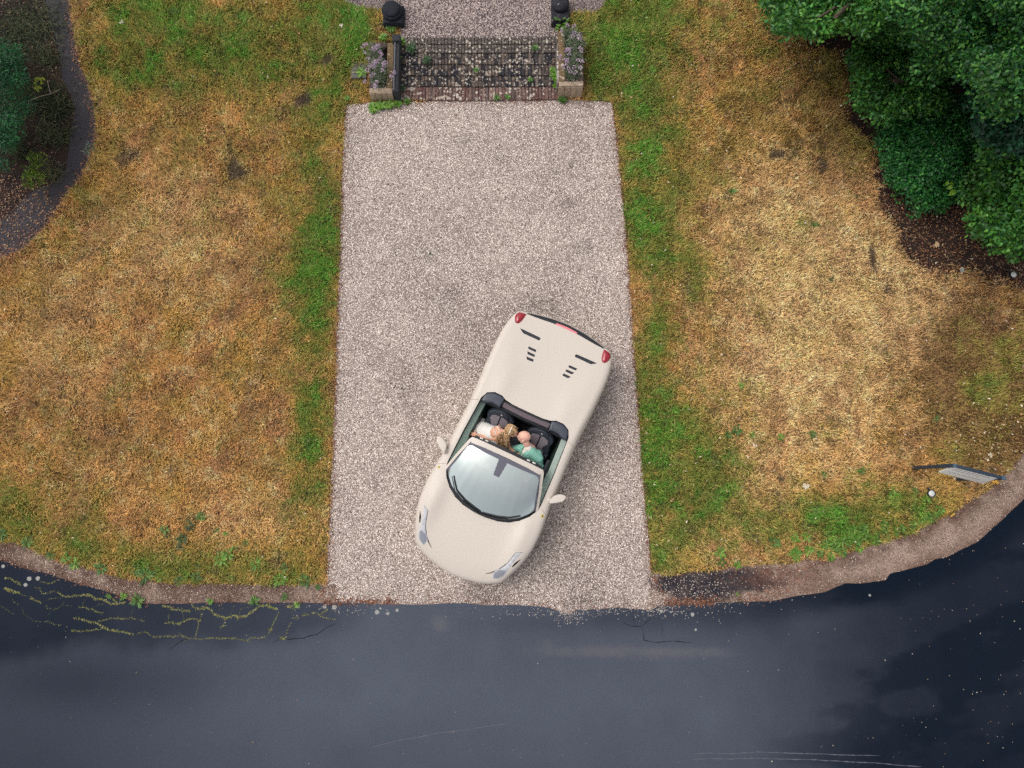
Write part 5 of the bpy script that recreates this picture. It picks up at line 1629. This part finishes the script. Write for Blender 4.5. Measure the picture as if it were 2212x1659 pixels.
flowers(cS([(1870, 480)])[0], .44, [(1835, 205), (1890, 215), (1890, 262), (1880, 292), (1930, 290), (1795, 240), (1840, 395), (1850, 405), (1830, 400), (1862, 395), (1940, 390), (1945, 400), (1825, 475), (1832, 495), (1840, 480), (1840, 510), (1805, 535), (1785, 470), (1845, 545), (1865, 570), (1890, 535), (1940, 540), (1925, 480), (1955, 495), (1900, 575), (1780, 450), (1935, 315), (1850, 440)],
        'upright plant with mauve flowers and grey leaves filling the taller planter', .1, 1700, [(1850, 280), (1890, 300), (1860, 340), (1890, 370), (1880, 420), (1870, 470), (1900, 460), (1880, 520), (1885, 560), (1870, 590), (1920, 350)])

# ------------------------------------------------------------------ weeds
WG = np.array([S(78, 118, 50), S(64, 102, 44), S(96, 134, 58)])
WB = np.array([S(104, 150, 52), S(90, 132, 46), S(124, 162, 66)])
WD = np.array([S(52, 84, 46), S(62, 96, 50), S(44, 72, 42)])
def weed(pt, r, cols, label, n=None, shape=.26, group=None, dz=0.0, name='weed'):
    e = np.array(PG(*pt)); e[2] += dz; r = r * .66
    n = int((n or int(9 + r * 55)) * 1.25)
    Lv = Leaves()
    a = np.arange(n) * 2.4 + rng.uniform(0, 6); l = r * rng.uniform(.55, 1.15, n)
    off = np.stack([np.cos(a), np.sin(a), np.zeros(n)], 1) * rng.uniform(0, .25, (n, 1)) * r
    off[:, 2] = rng.uniform(.005, .05, n)
    d = np.stack([np.cos(a), np.sin(a), rng.uniform(.15, .8, n)], 1)
    Lv.add(off, d, np.stack([np.zeros(n), np.zeros(n), np.ones(n)], 1) + d * .15, l, l * shape * rng.uniform(.8, 1.3, n), cols[rng.integers(0, len(cols), n)] * rng.uniform(.8, 1.25, (n, 1)), .3)
    return tag(link(name, Lv.mesh(name), M_leaf, None, tuple(e)), label, 'weed', group)
gl_ = 'weeds along the lawn edge above the pale verge'
for (u, v, r, co, lb) in [
    (1120, 115, .13, WG, 'upper of two dull green weeds stacked in dry lawn, road corner side'), (1128, 160, .08, WD, 'small weed just under a dull green one in the dry lawn'),
    (1285, 92, .16, WD, 'grey green low weed below the pair at the lawn middle'), (1362, 30, .15, WG, 'tall upright weed in dry lawn, furthest from the verge'),
    (1225, 245, .13, WD, 'dark round weed in the dry lawn, lowest of a loose chain'), (1235, 185, .17, WD, 'wide dark weed above the dark round one'),
    (1465, 125, .10, WG, 'small green weed west of a tiny star shaped one in dry lawn'), (1530, 147, .08, WB, 'tiny bright star shaped weed in dry lawn'),
    (1665, 203, .10, WG, 'spiky thin weed alone in dry lawn near the driveway'), (1590, 240, .10, WG, 'upper small weed joined to the big bright clump'),
    (1495, 320, .22, WB, 'biggest bright green weed clump in the dry lawn'), (1550, 285, .18, WB, 'bright green weed clump touching the biggest one'),
    (1732, 347, .18, WB, 'bright star rosette weed between the big clump and the driveway'), (1340, 365, .09, WG, 'wispy little weed close above the dark leafy one'),
    (1332, 440, .18, WG, 'leafy dark green weed standing at the verge edge'), (1212, 462, .14, WG, 'small leafy weed overhanging the verge, left of the dark leafy one'),
    (1080, 447, .13, WB, 'light green weed on the verge edge right of the wide tuft'), (988, 425, .24, WG, 'wide grassy weed tuft leaning over the verge'),
    (920, 388, .15, WG, 'feathery weed behind the wide grassy tuft'), (692, 378, .20, WG, 'grey green thistle like weed on the verge edge'),
    (515, 350, .19, WB, 'broad light green weed beside the nettle'), (450, 312, .16, WB, 'nettle with pointed leaves on the verge edge'),
    (352, 292, .15, WG, 'low green weed left of the nettle'), (190, 200, .20, WG, 'long leaved green weed near the frame edge verge'),
    (25, 150, .20, WG, 'green weed cut by the frame edge above the verge'), (1920, 378, .13, WG, 'weed standing behind the leafy one by the driveway corner'),
    (1893, 460, .20, WB, 'bright leafy weed at the verge end by the driveway'), (2068, 462, .19, WG, 'fine leaved weed at the driveway corner'),
    (840, 567, .12, WB, 'bright little weed on the tar edge in a moss ring'), (940, 597, .20, WG, 'spiky grass weed straddling verge and road'),
    (1425, 602, .11, WB, 'yellow green weed at the road edge, middle of the verge'), (1722, 597, .16, WG, 'weed with two leaf pairs at the road edge'),
    (1925, 572, .12, WG, 'thin weed on the verge nearest the driveway'), (2012, 625, .10, WB, 'single light weed on the road edge near the driveway'),
    (745, 565, .08, WB, 'tiny yellow green weed in the mossy tar crack'), (2150, 505, .10, WG, 'small sprout where verge and gravel meet')]:
    weed(c4([(u, v)])[0], r, co, lb, group=gl_, dz=.012 if v > 480 else 0)
gr_ = 'weeds in the far lawn and its verge edge'
for (u, v, r, co, lb) in [
    (850, 492, .18, WB, 'pale star rosette weed nearest the tar corner'), (1285, 412, .17, WG, 'pale rosette weed up the lawn from the verge, middle one'),
    (1460, 377, .14, WB, 'upper bright rosette weed left of the weed bank'), (1460, 512, .20, WB, 'largest bright rosette weed on the verge edge'),
    (1552, 372, .15, WB, 'bright rosette weed next to the dense weed bank top'), (1566, 477, .17, WB, 'bright rosette weed between the largest one and the bank'),
    (862, 572, .13, WG, 'creeping small weed above the bare tar corner'), (990, 592, .12, WB, 'yellow green creeping weed on the bare verge'), (992, 828, .06, WB, 'tiny sprout in grit by the road edge')]:
    weed(c6([(u, v)])[0], r, co, lb, group=gr_, dz=.012)
k = 0
for u, v in [(1660, 500), (1700, 430), (1740, 520), (1790, 450), (1840, 480), (1830, 400), (1890, 420), (1900, 350), (1960, 400), (1975, 460), (1930, 300), (1760, 390)]:
    weed(c6([(u, v)])[0], rng.uniform(.11, .17), np.concatenate([WG, WB, WB]), 'pointed leaf weed in the dense green bank above the far verge', group='pointed leaf weeds in the dense bank', n=24)
for u, v in [(40, 1010), (130, 1010), (180, 980), (280, 990), (330, 960), (420, 930), (480, 920), (560, 880), (600, 850), (640, 810), (190, 930), (120, 1060), (20, 960)]:
    weed(c63([(u, v)])[0], rng.uniform(.09, .15), np.concatenate([WG, WB]), 'narrow leaf weed in the chain along the far verge under the sign', group='narrow leaf weeds below the sign', n=20)
for (x, y, r, co, lb) in [(1600, 833, .11, WB, 'pale rosette weed in the tan lawn, highest of four in a loose row'), (1590, 930, .16, WG, 'low spreading weed beside white leaves, right of the bright grass'), (1570, 940, .12, WG, 'flat weed touching the low spreading one'), (1622, 940, .12, WB, 'light weed right of the spreading pair in tan lawn'),
    (1685, 945, .12, WB, 'small star weed in bare tan lawn'), (1752, 937, .14, WG, 'green weed right of the small star weed'), (1860, 1017, .15, WG, 'round green weed left of the two post sign'), (1778, 1024, .10, WG, 'small weed left of the round green one'), (1760, 487, .13, WG, 'fresh green tuft alone in the tan lawn'), (1580, 415, .14, WG, 'green patch weed in straw lawn near the bright strip'),
    (1998, 1076, .14, WB, 'bright weed hugging the lawn spotlight'), (1975, 1060, .10, WG, 'small weed up left of the lawn spotlight'), (2020, 905, .10, WG, 'small green weed on the dark litter lawn'), (1795, 605, .09, WD, 'grey weed in the tan lawn below the shrub'),
    (930, 548, .06, WD, 'tiny green sprout in the gravel driveway'), (985, 250, .05, WG, 'tiny sprout in gravel close below the steps')]:
    weed((x, y), r, co, lb, dz=.008)
# plants around the steps
for (u, v, r, co, lb, z) in [(300, 870, .16, WB, 'bright creeping weed on the gravel corner below the lower planter', .01), (360, 850, .16, WB, 'yellow green creeper patch along the lower planter front', .01), (430, 845, .15, WB, 'bright creeper beside the planter front, by the bottom step', .01), (500, 830, .13, WB, 'creeper clump at the bottom step end', .01), (570, 815, .10, WB, 'last creeper sprig along the bottom step', .01),
    (1280, 785, .10, WG, 'green sprig on the gravel under the bottom step middle', .01), (1365, 780, .09, WG, 'second sprig under the bottom step, right of the first', .01), (1800, 800, .13, WG, 'weed at the front corner of the taller planter', .01), (95, 790, .09, WB, 'light sprig at the lawn corner by the driveway', .0),
    (1740, 640, .15, WB, 'yellow green moss plant on steps beside the taller planter', .16), (1750, 700, .11, WB, 'moss plant trailing onto the bottom step end', .08), (1720, 590, .09, WB, 'upper wisp of the moss plant on the steps', .18), (1580, 400, .11, WG, 'leafy weed on the upper steps, right half', .2), (1545, 655, .08, WG, 'small yellow leaf weed on the lowest dark tread', .11), (1115, 580, .08, WG, 'lime leaf weed in the middle of the steps', .14),
    (600, 400, .16, WD, 'brownish ragged weed on the upper steps, left half', .2), (730, 495, .13, WD, 'pale flecked weed on the third tread', .16), (500, 480, .10, WB, 'sprig at the cheek wall foot on the steps', .16), (520, 350, .14, WB, 'yellow green weed at the top end of the cheek wall', .2), (440, 235, .15, WG, 'leafy weed below the stone ball pedestal', .21), (380, 310, .13, WB, 'bright weed between pedestal and lower planter', .2), (210, 590, .17, WB, 'green tuft growing over the sunk paving slab', .08), (530, 720, .10, WD, 'mossy weed at the bottom step end by the cheek wall', .07), (1830, 20, .0, WG, '', 0)]:
    if r: weed(cS([(u, v)])[0], r, co, lb, n=30, shape=.4, dz=max(0, z - float(gz(0, PG(*cS([(u, v)])[0])[1]))) + .01)
e = empty('dandelion', tuple(np.array(PG(*cS([(1790, 195)])[0])) + np.array([0, 0, .02])), 0, 'large toothed leaf rosette growing at the foot of the grey pedestal', 'weed')
b0 = np.array(e.location)
for (u, v) in [(1740, 140), (1770, 150), (1810, 140), (1848, 150), (1830, 180), (1760, 200), (1750, 225), (1800, 235), (1830, 215)]:
    tip = np.array(P(*cS([(u, v)])[0], .50)) - b0
    Lv = Leaves(); d = tip; l = np.linalg.norm(d) * 1.1
    Lv.add(np.array([[0, 0, .0]]), np.array([d]), np.array([[0, 0, 1.]]), np.array([l]), np.array([.055]), np.array([S(92, 134, 48)]), .15)
    for f in (.35, .55, .75, .9):
        for s in (1, -1):
            sd = np.array([-d[1], d[0], 0]) / l * s
            Lv.add(np.array([d * f]), np.array([sd + d / l * .4]), np.array([[0, 0, 1.]]), np.array([.04]), np.array([.03]), np.array([S(86, 128, 46)]))
    link('leaf', Lv.mesh('leaf'), M_leaf, e)

# ------------------------------------------------------------------ leaf litter
def litter(name, X, Y, size, cols, label, lift=.004, zr=.02):
    n = len(X)
    Lv = Leaves()
    p = np.stack([X, Y, gz(X, Y) + lift + rng.uniform(0, zr, n)], 1)
    a = rng.uniform(0, 6.28, n)
    d = np.stack([np.cos(a), np.sin(a), rng.uniform(-.15, .35, n)], 1)
    Lv.add(p, d, np.stack([rng.normal(0, .35, n), rng.normal(0, .35, n), np.ones(n)], 1), size * rng.uniform(.5, 1.3, n), size * rng.uniform(.3, .7, n), cols[rng.integers(0, len(cols), n)] * rng.uniform(.6, 1.25, (n, 1)), .12)
    return tag(link(name, Lv.mesh(name), M_leaf), label, 'leaf litter', kind='stuff')
RED = np.array([S(146, 92, 70), S(126, 80, 62), S(168, 116, 86), S(106, 72, 58)])
MIX = np.array([S(128, 84, 62), S(104, 66, 52), S(150, 108, 80), S(90, 62, 54), S(170, 140, 110)])
PALE = np.array([S(210, 192, 164), S(226, 214, 194), S(190, 160, 124), S(198, 150, 100)])
xs, ys = [], []
def along(pl, n, sd):
    d = densify(pl, .02)
    i = rng.integers(0, len(d), n)
    q = np.array(d)[i] + rng.normal(0, sd, (n, 2))
    xs.append(q[:, 0]); ys.append(q[:, 1])
along([p for p in PATH_R if p[1] < 11], 2200, .07)
along([p for p in DRIVE if p[0] < P(750, 900)[0] + .1 and p[1] > -1.9], 900, .025)
along(G([(1441, 1308), (1424, 1270), (1407, 1235), (1393, 1080), (1380, 900), (1368, 740), (1357, 560), (1346, 430), (1334, 310), (1323, 221)]), 900, .025)
along(G([(1440, 1304), (1540, 1300)]), 320, .05); along(G([(1560, 1230), (1700, 1235), (1800, 1205)]), 260, .10); along(G([(1600, 1296), (1700, 1275)]), 120, .06)
along(G([(700, 1300), (860, 1300)]), 300, .03); along(G([(1150, 205 + 12), (1180, 216), (1060, 218)]), 120, .03)
along([p for p in VERGE_L if abs(p[0]) < 12], 700, .03)
litter('leaf_litter', np.concatenate(xs), np.concatenate(ys), .038, RED, 'rust red dead leaf crumbs lining the path and driveway edges')
X1, Y1 = scatter([p for p in BEDR], 7000); ok = (np.abs(X1) < 13) & (Y1 < 11) & (Y1 > 3)
X2, Y2 = scatter(BEDL, 3000); ok2 = (np.abs(X2) < 12) & (Y2 < 11)
X3 = np.array([PG(*cT([(rng.uniform(600, 1560), rng.uniform(780, 1660))])[0]) for _ in range(6500)])
k3 = inside(X3[:, 0], X3[:, 1], BEDR)
X4 = np.array([PG(rng.uniform(0, 110), rng.uniform(380, 560)) for _ in range(800)])
k4 = inside(X4[:, 0], X4[:, 1], PATH) | inside(X4[:, 0], X4[:, 1], BEDL)
litter('bed_litter', np.concatenate([X1[ok], X2[ok2], X3[k3, 0], X4[k4, 0]]), np.concatenate([Y1[ok], Y2[ok2], X3[k3, 1], X4[k4, 1]]), .042, np.concatenate([MIX, MIX * 1.1, PALE[2:] * .8]), 'brown fallen leaf layer on the soil beds under the shrubs')
qe = np.array(densify(BEDR_EDGE, .03)); qe = qe[rng.integers(0, len(qe), 900)] + rng.normal(0, .28, (900, 2))
litter('edge_litter', qe[:, 0], qe[:, 1], .05, MIX, 'brown leaves strewn over the ragged lawn edge of the soil bed', .02)
X1, Y1 = scatter([p for p in BEDR], 420); ok = (np.abs(X1) < 11) & (Y1 < 11) & (Y1 > 2.5)
q = []
for _ in range(1100):
    x, y = rng.uniform(0, 2212), rng.uniform(0, 1250)
    if x < 1330 and rng.random() < .6: continue
    q.append(PG(x, y)[:2])
for _ in range(160): q.append(PG(rng.uniform(1680, 1960), rng.normal(130, 50))[:2])
for _ in range(140): q.append(PG(rng.normal(2130, 60), rng.normal(980, 70))[:2])
q = np.array(q); okq = ~not_lawn(q[:, 0], q[:, 1])
litter('scattered_leaves', np.concatenate([X1[ok], q[okq, 0]]), np.concatenate([Y1[ok], q[okq, 1]]), .046, PALE, 'pale dry leaves scattered over lawn and soil', .07)
q = np.array([PG(rng.uniform(0, 2212), rng.uniform(1320, 1659))[:2] for _ in range(46)] + [PG(rng.uniform(1960, 2212), rng.uniform(1150, 1659))[:2] for _ in range(70)])
k5 = inside(q[:, 0], q[:, 1], ROAD)
litter('road_specks', q[k5, 0], q[k5, 1], .022, PALE, 'tiny pale leaf specks on the dark road', .016, .004)
def one_leaf(px, r, col, label, n=5):
    e = np.array(PG(*px)); e[2] += .035
    Lv = Leaves(); a = np.linspace(-1.4, 1.4, n) + rng.uniform(0, 6)
    Lv.add(np.zeros((n, 3)), np.stack([np.cos(a), np.sin(a), np.full(n, .1)], 1), np.tile([0, 0, 1.], (n, 1)), r * (1 - .3 * np.abs(np.linspace(-1, 1, n))), np.full(n, r * .5), np.tile(col, (n, 1)), .1)
    tag(link('fallen_leaf', Lv.mesh('fallen_leaf'), M_leaf, None, tuple(e)), label, 'leaf')
one_leaf((1740, 1047), .10, S(226, 216, 196), 'large whitish lobed leaf lying alone on the tan lawn')
one_leaf((2147, 1043), .10, S(206, 160, 66), 'yellow leaf lying just below the sign panel', 3)
one_leaf((2135, 985), .08, S(216, 204, 178), 'cream leaf on dark grass above the sign', 4)
one_leaf((2055, 1112), .08, S(204, 164, 70), 'narrow yellow leaf at the verge edge below the spotlight', 2)
one_leaf((2018, 528), .10, S(220, 190, 150), 'tan lobed leaf on the soil bed below the ivy')
one_leaf((2078, 584), .08, S(180, 190, 186), 'grey white leaf on the soil near the bed spotlight', 4)
one_leaf((2212 * .8 - 20, 395), .05, S(226, 214, 200), 'small pale leaf on the tan lawn below the glossy shrub', 3)
one_leaf((1630, 965), .08, S(222, 206, 180), 'chalky leaf beside the spreading weeds', 3)
one_leaf((265, 52), .08, S(206, 196, 180), 'pale leaf on the far green lawn near the path', 3)
one_leaf((740, 58), .07, S(226, 216, 200), 'cream leaf on grass left of the stone ball pedestal', 3)

# ------------------------------------------------------------------ moss in the tar cracks
def cA(pts): return [((u / 5.53) / 1.1302, (1400 + v / 5.53) / 1.1302) for u, v in pts]
def cB(pts): return [((400 + u / 5.267) / 1.1302, (1400 + v / 5.267) / 1.1302) for u, v in pts]
CR = [(cA, [(80, 65), (130, 60), (195, 105), (280, 145)], 10), (cA, [(75, 200), (160, 235), (260, 262)], 13), (cA, [(295, 290), (375, 305)], 7), (cA, [(415, 330), (490, 360), (550, 392)], 11), (cA, [(490, 190), (545, 205), (560, 272), (660, 262), (735, 237)], 8), (cA, [(775, 245), (850, 300), (890, 312), (1010, 300), (1120, 298)], 10), (cA, [(1120, 298), (1180, 290), (1235, 300), (1290, 340), (1370, 345), (1430, 370), (1490, 410), (1580, 415), (1690, 390)], 20), (cA, [(1490, 300), (1540, 350), (1600, 400)], 16), (cA, [(660, 345), (780, 330), (830, 335)], 7),
      (cA, [(555, 110), (600, 118), (660, 132), (720, 120), (780, 92), (820, 95)], 8), (cA, [(615, 430), (640, 460), (710, 487), (780, 470), (860, 420), (865, 385)], 7), (cA, [(890, 430), (970, 437)], 5), (cA, [(1070, 455), (1130, 455), (1190, 470), (1260, 482), (1320, 525), (1390, 530)], 9), (cA, [(1160, 340), (1125, 395), (1130, 450)], 6), (cA, [(1335, 405), (1270, 520)], 5), (cA, [(1350, 420), (1420, 410)], 6),
      (cA, [(0, 430), (60, 465), (115, 505), (180, 540)], 7), (cA, [(175, 350), (190, 380), (265, 425)], 7), (cA, [(310, 490), (330, 550), (410, 600), (450, 640), (550, 655)], 6), (cA, [(610, 650), (690, 655), (750, 690), (830, 695)], 7), (cA, [(905, 715), (925, 745)], 5), (cA, [(870, 785), (910, 765)], 6), (cA, [(1005, 600), (1060, 612), (1150, 625), (1230, 655), (1320, 670), (1400, 730), (1500, 765), (1560, 780), (1620, 778), (1720, 800), (1795, 815)], 11), (cA, [(960, 765), (1040, 780), (1120, 778), (1220, 765), (1350, 750)], 9), (cA, [(1340, 645), (1440, 628), (1500, 605), (1600, 600), (1680, 612), (1785, 595), (1830, 620)], 9), (cA, [(1785, 590), (1780, 540), (1812, 480)], 5), (cA, [(1875, 620), (1955, 642)], 8), (cA, [(1855, 820), (1920, 795), (1985, 790), (2030, 835)], 8), (cA, [(2065, 855), (2190, 850)], 9), (cA, [(690, 520), (630, 590)], 4), (cA, [(165, 280), (168, 310)], 4),
      (cB, [(0, 420), (80, 425), (95, 460), (190, 462), (260, 475), (330, 490), (380, 440)], 11), (cB, [(375, 400), (390, 440), (480, 455), (560, 440), (610, 470), (650, 520), (730, 550), (800, 570), (900, 545), (960, 560), (1060, 545), (1130, 500), (1200, 440), (1250, 410), (1330, 412), (1450, 455)], 20), (cB, [(72, 440), (60, 620)], 6), (cB, [(240, 490), (262, 600)], 7), (cB, [(20, 635), (100, 632), (200, 650), (265, 610), (370, 575), (465, 605)], 10), (cB, [(510, 490), (460, 610), (410, 820)], 8), (cB, [(215, 655), (195, 800)], 5), (cB, [(0, 805), (120, 812), (220, 805), (320, 825), (420, 838), (460, 850), (540, 835), (640, 828), (760, 835), (920, 835), (1050, 860), (1080, 865), (1110, 830), (1180, 822), (1230, 838), (1320, 815)], 9), (cB, [(1480, 490), (1430, 600), (1390, 690), (1350, 780)], 8), (cB, [(1360, 720), (1385, 722)], 14), (cB, [(910, 415), (860, 520)], 6), (cB, [(995, 455), (970, 540)], 7), (cB, [(790, 590), (770, 660), (740, 700), (740, 750)], 7), (cB, [(730, 690), (795, 665)], 9), (cB, [(950, 560), (950, 610)], 8), (cB, [(1640, 630), (1600, 700), (1580, 770)], 8), (cB, [(1510, 825), (1570, 820)], 13), (cB, [(1660, 580), (1730, 570)], 8), (cB, [(1645, 505), (1675, 545)], 6), (cB, [(1780, 545), (1890, 515), (1960, 515), (2010, 530), (2060, 490), (2095, 465)], 10), (cB, [(2010, 540), (2070, 570), (2140, 580), (2210, 590)], 9), (cB, [(1570, 425), (1690, 412)], 22), (cB, [(1080, 880), (1180, 895)], 5), (cB, [(265, 865), (320, 845)], 5), (cB, [(715, 470), (760, 450)], 6), (cB, [(1030, 445), (1120, 440)], 5)]
V_, T_, C_ = [], [], []
nb = 0
crack = bmesh.new()
for fn, pl, wpx in CR:
    g = G(fn(pl)); d = densify(g, .02, 0)
    wpx = wpx if wpx < 15 else wpx * .6
    wm = wpx * .5 / 5.4 / 1.13 / 119 * 2.35
    for i, (x, y) in enumerate(d):
        if fbm(np.array([x]), np.array([y]), 4.5, 3, 1)[0] < .26: continue
        for _ in range(max(2, int(wm * 260))):
            a, r = rng.uniform(0, 6.28), wm * rng.uniform(.25, .75)
            px, py = x + rng.normal(0, wm * .6), y + rng.normal(0, wm * .6)
            h = rng.uniform(.003, .010)
            vs = [(px + r * math.cos(a + k * 1.2566) * rng.uniform(.6, 1.2), py + r * math.sin(a + k * 1.2566) * rng.uniform(.6, 1.2), .0125) for k in range(5)] + [(px, py, .0125 + h)]
            V_.append(vs); T_.append([(nb + k, nb + (k + 1) % 5, nb + 5) for k in range(5)])
            c = (A3(128, 130, 74), A3(106, 112, 62), A3(146, 146, 102), A3(116, 104, 68))[rng.integers(0, 4)] * rng.uniform(.7, 1.2)
            C_.append(np.tile(c, (6, 1))); nb += 6
tag(link('moss', np_mesh('moss', np.concatenate([np.array(v) for v in V_]), np.concatenate([np.array(t) for t in T_]), np.concatenate(C_)), mat('moss', attr='Col', rough=1, spec=.1)), 'yellow green moss lines growing in the cracked tar', 'moss', kind='stuff')
# open dark cracks without moss
def ribbon(name, pls, w0, m, z=.0145):
    vs, fs = [], []
    for pl in pls:
        d = densify(pl, .04, .02)
        b = len(vs)
        for i, (x, y) in enumerate(d):
            q = d[min(i + 1, len(d) - 1)]; p = d[max(i - 1, 0)]
            tx, ty = q[0] - p[0], q[1] - p[1]; l = math.hypot(tx, ty) + 1e-9
            ww = w0 * (.35 + rng.random()) * min(1, i / 3 + .2, (len(d) - 1 - i) / 3 + .2)
            vs += [(x - ty / l * ww, y + tx / l * ww, z), (x + ty / l * ww, y - tx / l * ww, z)]
            if i: fs.append((b + 2 * i - 2, b + 2 * i - 1, b + 2 * i + 1, b + 2 * i))
    return link(name, py_mesh(name, vs, fs), m)
tag(ribbon('crack', [G(cB(p)) for p in [[(1390, 890), (1520, 830), (1620, 850), (1700, 835), (1800, 832), (1900, 795), (1980, 780), (2100, 690), (2210, 640)], [(60, 980), (160, 910), (240, 860), (330, 845)]]] + [G(c6(p)) for p in [[(60, 1060), (130, 1085), (225, 1090), (300, 1020)], [(150, 1010), (155, 1080)], [(225, 1095), (240, 1200), (330, 1220), (480, 1210), (640, 1225)], [(385, 1040), (388, 1160)]]] + [G(cA(p)) for p in [[(480, 820), (600, 740), (720, 720)], [(720, 930), (800, 880), (880, 790)]]], .006, mat('crack_dark', S(20, 22, 28), rough=1)), 'thin dark open cracks in the road surface', 'crack', kind='stuff')
tag(ribbon('tyre_mark', [G([(800, 1615), (870, 1598), (950, 1582), (1000, 1576), (1100, 1562)]), G([(1490, 1640), (1600, 1637), (1760, 1640), (1990, 1655)]), G([(1500, 1628), (1640, 1624), (1900, 1632)])], .008, mat('pale_scratch', S(84, 87, 97), rough=.8)), 'faint pale scratch lines along the road', 'mark', kind='stuff')
# lichen discs
bm = bmesh.new()
for fn, u, v, r in [(cA, 400, 70, .040), (cA, 518, 65, .038), (cA, 352, 152, .034), (c4, 25, 366, .034), (c4, 176, 491, .0), (cB, 2195, 435, .045), (cB, 2070, 425, .035), (cB, 1735, 425, .034), (c6, 380, 968, .03), (c6, 630, 995, .034), (c6, 455, 975, .018), (c6, 657, 1118, .022), (c63, 75, 1503, .022)]:
    if not r: continue
    x, y = G(fn([(u, v)]))[0]
    vs = [bm.verts.new((x + r * math.cos(k * .5236) * rng.uniform(.8, 1.15), y + r * math.sin(k * .5236) * rng.uniform(.8, 1.15), .0145)) for k in range(12)]
    bm.faces.new(vs)
for (px, py, r) in [(815, 1322, .04), (838, 1325, .03), (822, 1314, .02), (858, 1318, .03)]:
    x, y = PG(px, py)[:2]
    bm.faces.new([bm.verts.new((x + r * math.cos(k * .5236) * rng.uniform(.8, 1.15), y + r * math.sin(k * .5236) * rng.uniform(.8, 1.15), .0146)) for k in range(12)])
tag(link('lichen', bm_mesh('lichen', bm), mat('lichen_disc', S(150, 150, 146), rough=1, noise=(60, .3))), 'pale round lichen spots on the dark tar', 'lichen', kind='stuff')

# ------------------------------------------------------------------ sign and spotlights
M_post = mat('sign_steel', S(40, 56, 72), rough=.4, spec=.5, noise=(30, .15))
p1, p2 = Vector(P(1972, 1011)), Vector(P(2068, 1035.5))
h1 = 1.22
sg = empty('notice_sign', ((p1.x + p2.x) / 2, (p1.y + p2.y) / 2, 0), math.atan2(p2.y - p1.y, p2.x - p1.x), 'free standing white notice board between two dark blue steel posts', 'sign')
Wd = (p2 - p1).length
for s in (-1, 1):
    bm = bmesh.new(); box(bm, (s * Wd / 2, 0, h1 / 2 - .05), (.055, .055, h1 + .1), bev=.006)
    po = link('post', bm_mesh('post', bm), M_post, sg, smooth=40)
    bm = bmesh.new(); box(bm, (s * Wd / 2, 0, h1 + .008), (.06, .06, .014), bev=.004); link('post_cap', bm_mesh('post_cap', bm), mat('cap_blue', S(70, 90, 108), rough=.4), po, smooth=40)
bm = bmesh.new(); box(bm, (0, 0, 0), (Wd - .055, .024, .44), bev=.003)
pa = link('panel', bm_mesh('panel', bm), mat('sign_white', S(238, 236, 230), rough=.4), sg, (0, -.035, .975), smooth=40)
pa.rotation_euler = (R(-14), 0, 0)
bm = bmesh.new(); box(bm, (0, 0, 1.212), (Wd - .06, .05, .03), bev=.005); link('top_rail', bm_mesh('top_rail', bm), M_post, sg, smooth=40)
M_ink = mat('sign_print', S(120, 120, 124), rough=.6)
for z, a, b in ((1.13, -.30, .20), (1.07, -.30, .28), (1.01, -.30, .10), (.90, -.3, .24)):
    bm = bmesh.new(); x = a
    while x < b:
        wv = random.uniform(.03, .09)
        box(bm, (x + wv / 2, -.0130, z - .98), (wv, .002, .014)); x += wv + .018
    link('print_line', bm_mesh('print_line', bm), M_ink, pa)
def spot(px, label):
    e = empty('ground_spotlight', PG(*px), .3, label, 'spotlight', 'ground spotlights')
    bm = bmesh.new(); lathe(bm, [(.02, -.06), (.03, .03), (.055, .05), (.068, .09), (.068, .12), (.060, .12), (.058, .108), (.01, .106)], seg=24)
    link('housing', bm_mesh('housing', bm), mat('lamp_black', S(40, 42, 46), rough=.5), e, smooth=40)
    bm = bmesh.new(); lathe(bm, [(.056, .108), (.054, .114), (.03, .122), (.005, .124)], seg=24)
    link('lens', bm_mesh('lens', bm), mat('lamp_lens', S(206, 208, 206), rough=.2, coat=.6), e, smooth=60)
    bm = bmesh.new(); box(bm, (.01, .085, .03), (.03, .05, .05), bev=.006); link('bracket', bm_mesh('bracket', bm), MATS['lamp_black'], e, smooth=40)
spot((2005, 1066), 'small round silver spotlight in the lawn near the sign')
spot((2181, 597), 'small round silver spotlight on the soil bed below the young maple')
